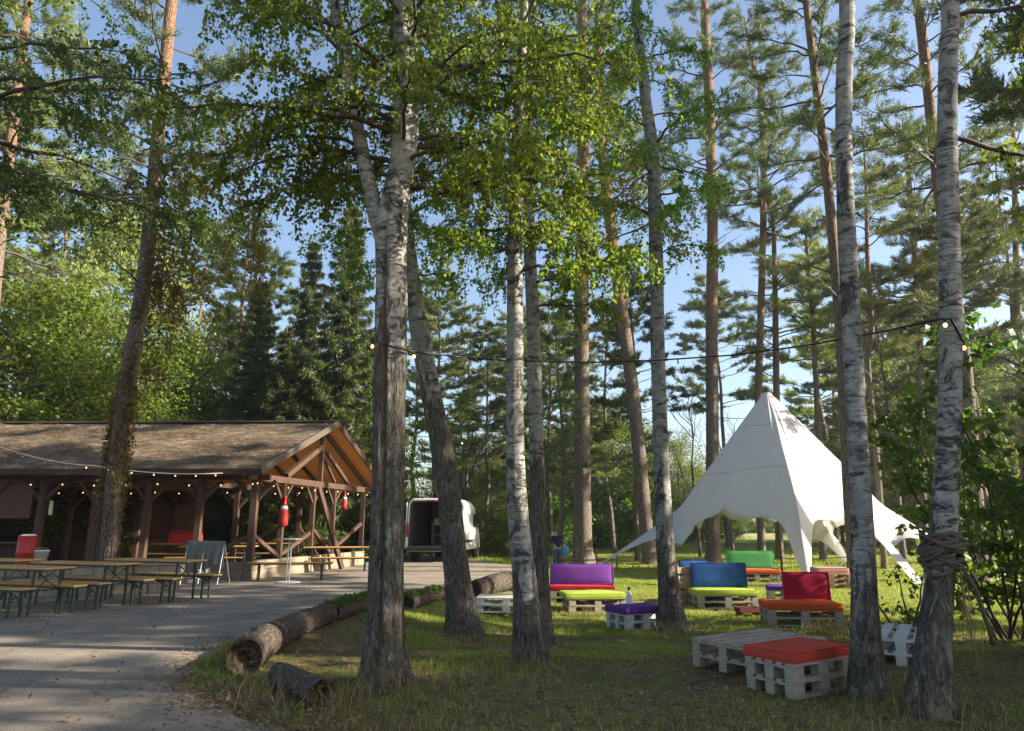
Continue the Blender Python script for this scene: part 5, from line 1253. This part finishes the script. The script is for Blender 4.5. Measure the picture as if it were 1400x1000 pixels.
# blue and yellow seat
q = gp(955, 833); a = R_(2); c0 = corner(q, a, 1.35, .8, 1, 1); top = seat(c0, a, 1.35, .8, 'w', P_, ['lower pallet under the yellow-green seat of the blue bench', 'upper pallet under the yellow-green seat of the blue bench'])
cushion(1.36, .82, .11, LIME, top, a, 'yellow-green seat cushion under the blue backrest', 0, 4)
put_pallet('b', 1.3, .62, PB, c0 + RZ(a, (.04, .52)) + Z * .5, a, 'upright pallet behind the blue back cushion', R_(90))
cushion(1.25, .52, .13, BLUE, c0 + RZ(a, (.05, .36)) + Z * .66, a, 'wide blue back cushion above the yellow-green seat', R_(84), 5)
# red seat with blue back left of it, its upright pallet seen obliquely
c1 = gp(962, 826) + Vector((.05, .55, 0)); a2 = R_(72); top = seat(c1, a2, 1.2, .8, 'w', P_, ['lower pallet of the red seat behind the black and white birch', 'upper pallet of the red seat behind the black and white birch'])
cushion(1.2, .8, .11, DRED, top, a2, 'red seat cushion mostly hidden left of the blue bench', 0, 6)
put_pallet('b', 1.2, .8, PB, gp(937, 826) + Z * .42, R_(18), 'raw upright pallet right beside the black and white birch trunk', R_(90))
cushion(.7, .5, .12, BLUE, c1 + Vector((-.02, .40, .67)), R_(10), 'small blue cushion peeping out left of the wide blue one', R_(84), 7)
# green seat behind
q = gp(1003, 797); a = R_(-4); c0 = corner(q, a, 1.5, .8, 1, 1); top = seat(c0, a, 1.5, .8, 'w', P_, ['lower pallet of the green bench under the tent', 'upper pallet of the green bench under the tent'])
cushion(1.5, .8, .11, ORNG, top, a, 'orange seat cushion of the green bench under the tent', 0, 8)
put_pallet('b', 1.5, .7, PB, c0 + RZ(a, (.05, .54)) + Z * .5, a, 'upright pallet behind the green back cushion', R_(90))
cushion(1.5, .56, .13, GREEN, c0 + RZ(a, (.0, .40)) + Z * .66, a, 'green back cushion under the left arch of the tent', R_(80), 9)
c0 = gp(1083, 826) + Vector((0, .4, 0)); top = seat(c0, R_(-15), .8, .6, 'wh', PWh, ['lower pallet of the little seat between blue and crimson benches', 'upper pallet of the little seat between blue and crimson benches'])
cushion(.8, .6, .1, (.10, .03, .20), top, R_(-15), 'dark purple cushion between the blue and crimson benches', 0, 10)
c0 = gp(1142, 806) + Vector((0, .5, 0)); top = seat(c0, R_(-6), 1.2, .8, 'b', PB, ['lower pallet of the brown stack beside the pale banded birch', 'middle pallet of the brown stack beside the pale banded birch'])
put_pallet('b', 1.2, .8, PB, top, R_(-4), 'topmost pallet of the brown stack beside the pale banded birch'); cushion(.9, .6, .16, PINK, top + Z * PH + Vector((.1, 0, 0)), R_(-4), 'pale pink cushion on the brown pallet stack', 0, 11)
# yellow-green seat and purple sofa in the middle
q = gp(778, 839); a = R_(6); c0 = corner(q, a, 1.25, .8, 1, 1); top = seat(c0, a, 1.25, .8, 'w', P_, ['lower pallet under the yellow-green cushion in front of the purple sofa', 'upper pallet under the yellow-green cushion in front of the purple sofa'])
cushion(1.3, .84, .11, LIME, top + RZ(a, (-.03, 0)), a, 'yellow-green cushion in front of the purple sofa', 0, 12)
q = gp(754, 830); a = R_(-3); c0 = corner(q + Vector((0, .55, 0)), a, 1.5, .8, 1, 1); top = seat(c0, a, 1.5, .8, 'w', P_, ['lower pallet of the purple sofa', 'upper pallet of the purple sofa'])
cushion(1.5, .8, .11, DRED, top, a, 'red seat cushion of the purple sofa', 0, 13)
put_pallet('b', 1.5, .6, PB, c0 + RZ(a, (.0, .55)) + Z * .42, a, 'upright pallet behind the purple back cushion', R_(90))
cushion(1.5, .46, .13, (.22, .065, .35), c0 + RZ(a, (.03, .38)) + Z * .60, a, 'wide purple back cushion of the sofa in the middle', R_(76), 14)
q = gp(858, 864); a = R_(28); c0 = corner(q, a, .85, .62, 1, 1); top = seat(c0, a, .85, .62, 'wh', PWh, ['lower white pallet under the small purple cushion', 'upper white pallet under the small purple cushion'])
cushion(.88, .64, .10, (.12, .03, .22), top, a, 'small purple cushion with a white bottle, left of the black and white birch', 0, 15)
bt = empty('white_bottle', top + RZ(a, (-.02, .14)) + Z * .118); tag(bt, 'white spray bottle standing on the small purple cushion', 'bottle')
obj('body', MB().lathe([(.055, 0), (.06, .01), (.06, .13), (.045, .19), (.022, .22), (.02, .24)], 18), whitep, bt, True); obj('cap', MB().lathe([(.022, .2401), (.022, .29), (.015, .3)], 12), M['black_plastic'], bt, True)
q = gp(650, 838); a = R_(-4); c0 = corner(q, a, 1.2, .8, 1, 1); seat(c0, a, 1.2, .8, 'wh', PWh, ['lower pallet of the white table right of the leaning grey birch', 'upper pallet of the white table right of the leaning grey birch'])
q = gp(1023, 843); t = empty('low_crate', q, .1); tag(t, 'low dark red-brown crate in the grass before the blue bench', 'crate')
mb = MB(); mb.box((0, 0, .10), (.46, .3, .03))
for s_ in (-1, 1): mb.box((0, s_ * .145, .14), (.46, .02, .09)); mb.box((s_ * .22, 0, .14), (.02, .27, .09)); mb.box((s_ * .18, 0, .043), (.05, .28, .085))
obj('slats', mb, woodmat('redbrown', (.09, .022, .018), (.16, .04, .03), .7), t)

# ------------------------------------------------------------------ logs
def logmesh(pts, rad, seed, seg=26, rough=.09):
    P = catmull([(Vector(p), r) for p, r in zip(pts, rad)], .06); V = []
    for i, (c, r) in enumerate(P):
        a = P[max(i - 1, 0)][0]; b = P[min(i + 1, len(P) - 1)][0]; t = (b - a).normalized(); x = t.cross(Vector((0, 0, 1))).normalized(); y = x.cross(t)
        for k in range(seg):
            th = 2 * pi * k / seg; d = x * cos(th) + y * sin(th); q = c + d * r
            V.append(c + d * r * (1 + rough * mnoise.noise(q * 3 + Vector((seed, 0, 0))) + rough * .6 * mnoise.noise(q * 9) + .04 * mnoise.noise(q * 22)))
    n_ = len(P); Fq = [(i * seg + k, i * seg + (k + 1) % seg, (i + 1) * seg + (k + 1) % seg, (i + 1) * seg + k) for i in range(n_ - 1) for k in range(seg)]
    return P, V, Fq
n = NT('log_bark'); v = n.coord(); fv = n.vor(n.mapv(v, (1, 1, 1)), 14, 'DISTANCE_TO_EDGE'); fn = n.noise(v, 12, 6, .7)
c = n.mix(n.ramp(fn, [(.3, 0), (.7, 1)]), (.035, .028, .022), (.15, .12, .095)); c = n.mix(n.ramp(fv, [(0, .8), (.1, 0)]), c, (.02, .016, .012))
n.bump(n.mix(.5, n.ramp(fv, [(0, 0), (.2, 1)]), fn), .8, .03); M['log'] = n.done(c, .9, .1)
n = NT('cut_wood'); v = n.coord(); f = n.noise(v, 7, 6, .7, 1.0); M['cut'] = n.done(n.ramp(f, [(.35, (.02, .015, .012)), (.52, (.08, .055, .035)), (.78, (.22, .165, .115))]), .85, .1)
M['moss'] = leafmat('moss', [(.06, .10, .012), (.09, .14, .016), (.05, .08, .012)], .2, .8)
def log(pts_px, rad, label, seed, lift=0.0, moss=(), name='log', dz=None):
    pts = []
    for k, (px, py) in enumerate(pts_px):
        q = gp(px, py); q.z += rad[k] * .86 + lift + (dz[k] if dz else 0); pts.append(q)
    t = empty(name, pts[0]); tag(t, label, 'log', 'logs along the road edge'); pl = [p - pts[0] for p in pts]
    P, V, Fq = logmesh(pl, rad, seed); sg = 26; mb = MB(); mb.add(V, Fq); obj('bark', mb, M['log'], t, True)
    for end in (0, 1):
        ring = V[:sg] if end == 0 else V[-sg:]; c = P[0][0] if end == 0 else P[-1][0]; tdir = (P[0][0] - P[1][0]).normalized() if end == 0 else (P[-1][0] - P[-2][0]).normalized()
        vs = list(ring); k_ = 5
        for j in range(1, k_):
            for v_ in ring: vs.append(c + (v_ - c) * (1 - j / k_) - tdir * (.02 + .10 * max(0, mnoise.noise(v_ * 6 + Vector((seed, j * .8, 0))) + .15 * j)))
        vs.append(c - tdir * .1); fs = []
        for j in range(k_ - 1): fs += [(j * sg + i, j * sg + (i + 1) % sg, (j + 1) * sg + (i + 1) % sg, (j + 1) * sg + i) for i in range(sg)]
        fs += [((k_ - 1) * sg + i, (k_ - 1) * sg + (i + 1) % sg, len(vs) - 1) for i in range(sg)]
        mb = MB(); mb.add(vs, fs); obj('cut_end', mb, M['cut'], t)
    if moss:
        rng = np.random.default_rng(seed); pp_ = []
        for f in moss:
            c, r = P[int(f * (len(P) - 1))]; m = 420; th = rng.uniform(-.9, .9, m)
            ax = np.array((P[-1][0] - P[0][0]).normalized()); sd = np.array([ax[1], -ax[0], 0]); pp_.append(np.array(c) + np.outer(np.sin(th) * r * 1.04, sd) + np.outer(np.cos(th) * r * 1.02, [0, 0, 1]) + np.outer(rng.normal(size=m) * .16, ax) + rng.normal(size=(m, 3)) * .012)
        V2, F2 = leaf_arr(np.concatenate(pp_), .05, rng, -.3); arr('moss', V2, F2, M['moss'], t, smooth=False)
    return t
log([(332, 922), (362, 896), (405, 870), (447, 852)], [.175, .18, .165, .155], 'thick dark fallen log with broken hollow end beside the road', 3)
log([(452, 850), (475, 842), (502, 834), (530, 828)], [.145, .15, .14, .13], 'mossy log continuing behind the dark log', 5, 0, (.1, .3, .55, .8))
log([(556, 833), (585, 825), (622, 817)], [.15, .145, .14], 'log between the forked birch and the leaning grey birch', 7, 0, (.15, .5))
log([(648, 817), (672, 811), (694, 806)], [.19, .22, .23], 'pale stump log with root knob behind the middle birch pair', 9)
log([(380, 938), (410, 952), (440, 968)], [.11, .115, .118], 'short split log lying in the grass with its cut end to the camera', 11)
log([(500, 833), (525, 836), (548, 838)], [.06, .07, .06], 'thin pale branch lying beside the mossy log', 13, 0, (), 'fallen_branch')

# ------------------------------------------------------------------ rope on the right birch
t7, p7, o7 = HT[5]; rng = np.random.default_rng(5)
n = NT('rope'); v = n.coord(); f = n.noise(v, 40, 4, .7); M['rope'] = n.done(n.mix(f, (.05, .042, .033), (.15, .125, .095)), .9, .1)
rc = empty('rope_bundle', o7); tag(rc, 'thick weathered rope wound round the rightmost birch with its end hanging', 'rope')
zc = (A(1288, 752, o7.y).z - o7.z)
for k in range(20):
    pts = []; z0 = zc + rng.uniform(-.12, .12); tl = rng.uniform(-.16, .16); ph = rng.uniform(0, 6.3); ex = rng.uniform(.0, .028) * (k % 3)
    for j in range(40):
        a = 2 * pi * j / 39; z_ = z0 + tl * .45 * sin(a + ph) + .02 * sin(3 * a + k); c, r = path_at(p7, z_); rr = r * 1.05 + .02 + ex + .012 * sin(5 * a + k)
        pts.append((c.x + cos(a) * rr, c.y + sin(a) * rr, z_))
    mbb = MB().tube(pts, .016, 7, False)
    if k == 0: rope_mb = mbb
    else: rope_mb.add(mbb.v, mbb.f)
obj('coils', rope_mb, M['rope'], rc, True)
c, r = path_at(p7, zc)
obj('rope_end', MB().tube([(c.x + r * .7, c.y - r * .9, zc - .1), (c.x + r + .06, c.y - r, zc - .3), (c.x + r + .12, c.y - r, zc - .6), (c.x + r + .16, c.y - r + .04, zc - .72)], .016, 8), M['rope'], rc, True)
b_ = []; d_ = []
for k in range(45):
    b_.append((c.x + r * .75 + rng.normal() * .035, c.y - r * 1.0 + rng.normal() * .03, zc - .15 - rng.uniform(0, .55))); d_.append((rng.normal() * .1, 0, -1))
V, Fq = blade_arr(np.array(b_), np.array(d_), .38, .004, rng, .08); arr('frayed_strands', V, Fq, M['drygrass'], rc)

# ------------------------------------------------------------------ person by the trees
def skinned(name, chains, m, parent, sub=2):
    """chains: list of [(x,y,z,r)...]; first vertex of each later chain may reuse an existing vertex index as ('i', idx)"""
    vs = []; es = []; rs = []
    for ch in chains:
        prev = None
        for it in ch:
            if it[0] == 'i': prev = it[1]; continue
            vs.append(it[:3]); rs.append(it[3]); k = len(vs) - 1
            if prev is not None: es.append((prev, k))
            prev = k
    me = bpy.data.meshes.new(name); me.from_pydata(vs, es, []); o = bpy.data.objects.new(name, me); COL.objects.link(o); o.parent = parent; me.materials.append(m)
    s_ = o.modifiers.new('skin', 'SKIN'); s_.use_smooth_shade = True
    for i, r in enumerate(rs):
        r2 = r if hasattr(r, '__len__') else (r, r); me.skin_vertices[0].data[i].radius = r2
    me.skin_vertices[0].data[0].use_root = True
    sb = o.modifiers.new('sub', 'SUBSURF'); sb.levels = sub; sb.render_levels = sub; return o
q = gp(752, 772); q = Vector((PX(761, 29).x, 29, 0)); q.z = gz1(q.x, q.y)
pe = empty('person', q, R_(115)); tag(pe, 'person in dark blue jacket and jeans standing with bent arms near the far trees', 'person')
skinm = simple('skin', (.45, .27, .19), .6, .3, 0, .08); jean = simple('jeans', (.05, .10, .19), .85, .1); jack = simple('navy_jacket', (.012, .022, .06), .8, .2); hairm = simple('brown_hair', (.08, .05, .03), .7)
# body facing +X (local): pelvis root, spine, head, arms reaching forward
body = [[(0, 0, .90, (.13, .16)), (.01, 0, 1.08, (.115, .15)), (.04, 0, 1.28, (.125, .18)), (.07, 0, 1.40, (.08, .12)), (.09, 0, 1.46, .052), (.115, 0, 1.52, .055), (.13, 0, 1.60, (.09, .075)), (.13, 0, 1.67, (.085, .07))],
        [('i', 0), (0, .09, .82, .095), (.02, .10, .48, .062), (-.02, .10, .10, .045), (.02, .10, .04, .045), (.14, .11, .03, .035)],
        [('i', 0), (0, -.09, .82, .095), (.05, -.10, .48, .062), (.02, -.11, .10, .045), (.06, -.11, .04, .045), (.18, -.12, .03, .035)],
        [('i', 2), (.05, .19, 1.36, .062), (.06, .24, 1.12, .045), (.28, .17, 1.08, .036), (.34, .15, 1.08, (.022, .036)), (.40, .14, 1.07, (.016, .036))],
        [('i', 2), (.05, -.19, 1.36, .062), (.08, -.24, 1.12, .045), (.30, -.17, 1.12, .036), (.36, -.15, 1.13, (.022, .036)), (.42, -.14, 1.12, (.016, .036))]]
skinned('body', body, skinm, pe)
for sy, z0, x0 in ((1, 1.07, .41), (-1, 1.12, .43)):
    for k, (oy, L) in enumerate([(-.03, .07), (-.01, .08), (.01, .075), (.03, .06)]):
        obj('finger', MB().tube([(x0 - .01, sy * .14 + oy, z0), (x0 + L * .6, sy * .14 + oy, z0 - .01), (x0 + L, sy * .14 + oy, z0 - .04)], [.009, .008, .006], 6), skinm, pe, True)
    obj('thumb', MB().tube([(x0 - .05, sy * .14 - sy * .035, z0), (x0 - .01, sy * .14 - sy * .065, z0 + .01), (x0 + .02, sy * .14 - sy * .06, z0)], [.011, .009, .007], 6), skinm, pe, True)
skinned('jacket', [[(0, 0, .88, (.15, .18)), (.01, 0, 1.08, (.135, .17)), (.04, 0, 1.28, (.14, .195)), (.07, 0, 1.40, (.10, .14))], [('i', 2), (.05, .20, 1.36, .075), (.06, .25, 1.12, .06), (.24, .185, 1.085, .05)], [('i', 2), (.05, -.20, 1.36, .075), (.08, -.25, 1.12, .06), (.26, -.185, 1.12, .05)]], jack, pe)
skinned('trousers', [[(0, 0, .92, (.14, .17)), (0, 0, .86, (.13, .165))], [('i', 1), (0, .095, .78, .105), (.02, .10, .48, .075), (-.02, .10, .12, .062)], [('i', 1), (0, -.095, .78, .105), (.05, -.10, .48, .075), (.02, -.11, .12, .062)]], jean, pe)
for sy, x0 in ((.10, -.01), (-.11, .03)): obj('shoe', MB().tube([(x0 - .08, sy, .045), (x0 + .02, sy, .055), (x0 + .13, sy, .04), (x0 + .2, sy, .03)], [.04, .052, .045, .03], 10), M['black_plastic'], pe, True)
bm = bmesh.new(); bmesh.ops.create_uvsphere(bm, u_segments=18, v_segments=12, radius=1)
for v_ in bm.verts: v_.co = Vector((.105 + v_.co.x * .105 - (.02 if v_.co.z < 0 else 0), v_.co.y * .088, 1.655 + v_.co.z * .085))
bmesh.ops.delete(bm, geom=[v_ for v_ in bm.verts if v_.co.x > .16 and v_.co.z < 1.67], context='VERTS'); me = bpy.data.meshes.new('hair'); bm.to_mesh(me); bm.free(); me.materials.append(hairm)
h_ = bpy.data.objects.new('hair', me); COL.objects.link(h_); h_.parent = pe
obj('nose', MB().lathe([(.018, 0), (.012, .03), (.003, .045)], 8).xf(Matrix.Translation((.205, 0, 1.575))), skinm, pe, True)
for sy in (-1, 1):
    obj('eye', MB().lathe([(.003, -.008), (.011, 0), (.003, .008)], 8).xf(Matrix.Translation((.203, sy * .032, 1.615))), M['black_plastic'], pe, True); obj('ear', MB().lathe([(.008, -.03), (.02, 0), (.008, .03)], 8).xf(Matrix.Translation((.115, sy * .083, 1.60))), skinm, pe, True)
obj('mouth', MB().box((.196, 0, 1.545), (.012, .045, .008)), simple('lips', (.3, .11, .09), .5), pe)
pe.scale = (.95, .95, .95)

# rope fence and posts near the path
q0 = PX(760, 29.5); q1 = PX(838, 30); t = empty('rail_fence', (q0.x, q0.y, gz1(q0.x, q0.y))); tag(t, 'low wooden rail fence behind the purple sofa', 'fence'); L = (q1 - q0).length
wr = woodmat('weathered_rail', (.12, .09, .065), (.25, .2, .15), .85)
for k in range(4): obj('post', MB().tube([(L * k / 3, .0, -.1), (L * k / 3, .01, .85)], .035, 7), wr, t, True)
for z in (.78, .4): obj('rail', MB().tube([(-.1, -.05, z), (L * .5, -.05, z - .02), (L + .1, -.05, z + .02)], .028, 7), wr, t, True)
t = empty('blue_container', Vector((PX(771, 29.3).x, 29.3, gz1(PX(771, 29.3).x, 29.3)))); tag(t, 'light blue water container hanging on the rail fence', 'container')
obj('body', MB().lathe([(.16, .55), (.18, .57), (.18, .86), (.15, .92), (.05, .95)], 16), simple('light_blue', (.10, .32, .5), .4), t, True); obj('lid', MB().lathe([(.05, .9501), (.05, .98)], 12), whitep, t)
q = gp(916, 792); t = empty('wooden_stake', q); tag(t, 'single thin wooden stake left of the black and white birch', 'stake'); obj('shaft', MB().tube([(0, 0, -.1), (.03, 0, .45), (.05, .01, 1.0)], [.03, .026, .022], 8), wr, t, True); obj('wire_loop', MB().tube([(.05 + .03 * cos(x), .03 * sin(x), .9) for x in np.linspace(0, 6.28, 14)], .005, 5), mw, t)
a_ = PT[4][2]; b_ = PT[8][2]
t = empty('slack_rope', a_); tag(t, 'slack rope strung low between the two pines behind the tent', 'rope'); pts = sagline(Vector((0, -.25, 1.0)), b_ - a_ + Vector((0, -.25, .9)), .35); obj('cord', MB().tube(pts, .014, 6), M['rope'], t, True)
for e in (pts[0], pts[-1]): obj('knot', MB().lathe([(.02, -.05), (.04, 0), (.02, .05)], 8, e), M['rope'], t, True)

# ------------------------------------------------------------------ grass, tufts, fallen leaves
rng = np.random.default_rng(4242)
def scatter(nc, x0, x1, y0, y1, dens):
    x = rng.uniform(x0, x1, nc); y = y0 * (y1 / y0) ** rng.uniform(0, 1, nc); k = ~inpoly(x, y, ROAD); x, y = x[k], y[k]
    k = rng.uniform(0, 1, len(x)) < dens(x, y); x, y = x[k], y[k]; return np.stack([x, y, gz(x, y) - .004], 1)
def blades(P, h, wid, m, name, label, spread=.45):
    if len(P) == 0: return
    D = np.tile([0, 0, 1.0], (len(P), 1)); hs = h if hasattr(h, '__len__') else np.full(len(P), h)
    a = D + rng.normal(size=P.shape) * spread; a[:, 2] = np.abs(a[:, 2]) + .2; a /= np.linalg.norm(a, axis=1, keepdims=True); th = rng.uniform(0, 6.3, len(P)); b = np.stack([np.cos(th), np.sin(th), 0 * th], 1)
    L = (hs * rng.uniform(.5, 1.3, len(P)))[:, None]; w_ = wid * rng.uniform(.7, 1.3, (len(P), 1))
    mid = P + a * L * .55; tip = P + a * L + np.stack([a[:, 0], a[:, 1], -.25 * np.ones(len(P))], 1) * L * .35
    V = np.stack([P - b * w_, P + b * w_, mid + b * w_ * .75, mid - b * w_ * .75, tip + b * w_ * .12, tip - b * w_ * .12], 1).reshape(-1, 3)
    i0 = np.arange(len(P))[:, None] * 6; o = arr(name, V, np.concatenate([i0 + np.array([[0, 1, 2, 3]]), i0 + np.array([[3, 2, 4, 5]])]), m, smooth=False); tag(o, label, 'grass', None, 'stuff')
pat = lambda x, y, s, sc=.7: np.clip((fbm(x * sc, y * sc, s) - .40) * 4.5, 0, 1)
near = scatter(330000, -5, 9, 5.2, 13.5, lambda x, y: np.clip(.02 + pat(x, y, 3) * (.07 + .8 * np.clip((y - 7.0) / 4, 0, 1)) + .3 * (pdist(x, y, ROAD) < .5) * pat(x, y, 8, 2) * (y > 6.5), 0, 1))
blades(near, .02 + .055 * pat(near[:, 0], near[:, 1], 3), .0030, M['grass'], 'grass', 'short patchy green grass on the forest floor')
mid_ = scatter(300000, -3, 20, 12, 30, lambda x, y: .15 + .85 * pat(x, y, 4, .5))
blades(mid_, .07, .0055, M['grass'], 'lawn_grass', 'sunlit lawn grass around the pallet seats and tent')
far = scatter(90000, -30, 45, 29, 75, lambda x, y: .3 + .7 * pat(x, y, 6, .3)); blades(far, .13, .018, M['grass'], 'meadow_grass', 'sunlit grass beyond the tent and the van')
dry = scatter(150000, -4, 9, 5.2, 13, lambda x, y: .12 + .8 * pat(x, y, 21, .9)); blades(dry, .035, .0022, M['drygrass'], 'dry_grass', 'dry straw-coloured grass on the forest floor', .9)
TP = []
for (px, py, k, rr) in [(520, 948, 70, .4), (480, 955, 40, .3), (600, 880, 30, .5), (340, 965, 50, .35), (450, 975, 60, .35), (1165, 858, 260, .4), (1130, 868, 160, .35), (700, 912, 60, .4), (915, 868, 90, .45), (1190, 955, 60, .4), (1265, 985, 80, .4), (640, 872, 60, .4), (1050, 868, 80, .4), (800, 845, 80, .4)]:
    q = gp(px, py); x = q.x + rng.normal(size=k) * rr * .5; y = q.y + rng.normal(size=k) * rr * .4; kk = ~inpoly(x, y, ROAD); TP.append(np.stack([x[kk], y[kk], gz(x[kk], y[kk])], 1))
blades(np.concatenate(TP), .30, .0035, M['drygrass'], 'tall_dry_grass', 'tall dry grass stems at the feet of trees and seats', .5)
# leaves on road and soil
def fallen(P, L, name, label):
    n_ = len(P); a = rng.normal(size=(n_, 3)); a[:, 2] *= .25; a /= np.linalg.norm(a, axis=1, keepdims=True); up = np.array([0, 0, 1.0]) + rng.normal(size=(n_, 3)) * .3; b = np.cross(a, up); b /= np.linalg.norm(b, axis=1, keepdims=True); l = (L * rng.uniform(.5, 1.4, n_))[:, None]
    V = np.stack([P, P + a * l * .5 + b * l * .34, P + a * l, P + a * l * .5 - b * l * .34], 1); V[:, :, 2] = np.maximum(V[:, :, 2], P[:, None, 2] - .004) + .008
    o = arr(name, V.reshape(-1, 3), np.arange(n_ * 4).reshape(-1, 4), M['litter'], smooth=False); tag(o, label, 'fallen leaves', None, 'stuff')
x = rng.uniform(-14, 1, 14000); y = 4.8 * (17 / 4.8) ** rng.uniform(0, 1, 14000); k = inpoly(x, y, ROAD); x, y = x[k], y[k]; d = pdist(x, y, ROAD); k = rng.uniform(0, 1, len(x)) < (.16 + .84 * np.clip(1 - d / .8, 0, 1) ** 1.2); fallen(np.stack([x[k], y[k], np.full(k.sum(), .006)], 1), .045, 'road_leaves', 'small pale fallen leaves scattered over the road')
P = scatter(34000, -4, 10, 5.2, 14, lambda x, y: .35 + .65 * (pdist(x, y, ROAD) < .6)); fallen(P + np.array([0, 0, .006]), .048, 'soil_leaves', 'brown fallen leaves and bark bits on the forest floor')
ed = np.array([(p.x, p.y) for p in road_near]); PTS = []
for i in range(len(ed) - 1):
    L = np.hypot(*(ed[i + 1] - ed[i])); m = int(L * 900 / (1 + .12 * ed[i][1])); t = rng.uniform(0, 1, m)[:, None]; q = ed[i] * (1 - t) + ed[i + 1] * t + rng.normal(size=(m, 2)) * (.10 + .10 * vnoise(ed[i][:1] * 3 + t[:, 0] * 4, ed[i][1:] + t[:, 0], 3)[:, None]); PTS.append(q)
q = np.concatenate(PTS); k = vnoise(q[:, 0] * 2.3, q[:, 1] * 2.3, 12) > .32; q = q[k]; fallen(np.stack([q[:, 0], q[:, 1], gz(q[:, 0], q[:, 1]) + .007], 1), .03, 'edge_litter', 'drift of brown leaf litter along the grass edge of the road')
m = 9000; a_ = rng.uniform(AE, AL, m); t_ = rng.uniform(0, 1, m) ** .8; kk = fbm(a_ * .9, t_ * 6, 31) > .47; a_, t_ = a_[kk], t_[kk]; q = np.array(O)[None] + np.outer(a_, np.array(ll)) + np.outer(BF + (BR - BF) * t_, np.array(dd)); q[:, 2] = ZE + (ZR - ZE) * t_ + .01
D_ = rng.normal(size=q.shape); D_[:, 2] *= .2; V, Fq = blade_arr(q, D_, .11, .012, rng, .2); V[:, 2] = np.maximum(V[:, 2], np.repeat(q[:, 2], 3)) + np.tile([0, 0, .01], len(q)); o = arr('roof_litter', V, Fq, M['litter'], smooth=False); tag(o, 'pine needles and leaf litter lying on the pavilion roof', 'litter', None, 'stuff')
# twigs on the road
for k, (px, py, ang, L, lab) in enumerate([(380, 968, -.35, .42, 'forked dry twig lying on the road'), (372, 952, .9, .2, 'small dry twig near the road edge'), (960, 935, .5, .3, 'short twig on the soil left of the red seat')]):
    q = gp(px, py); t = empty('twig', q + Z * .012, ang); tag(t, lab, 'twig'); obj('stem', MB().tube([(-L / 2, 0, 0), (0, .02, .012), (L / 2, -.02, .004)], [.006, .005, .003], 5), M['branch'], t, True); obj('side_shoot', MB().tube([(0, .02, .012), (L * .2, .09, .01), (L * .34, .1, .02)], [.004, .003, .002], 5), M['branch'], t, True)

# ------------------------------------------------------------------ light summer haze
hz_ = MB(); hz_.box((0, 60, 13.5), (340, 260, 32)); hm = bpy.data.materials.new('haze'); hm.use_nodes = True; ht = hm.node_tree
ht.nodes.remove(ht.nodes['Principled BSDF']); pv_ = ht.nodes.new('ShaderNodeVolumePrincipled'); pv_.inputs['Color'].default_value = (.9, .93, 1, 1); pv_.inputs['Density'].default_value = .0006; pv_.inputs['Anisotropy'].default_value = .45
ht.links.new(pv_.outputs[0], ht.nodes['Material Output'].inputs['Volume'])
o = obj('haze', hz_, hm); o['kind'] = 'stuff'
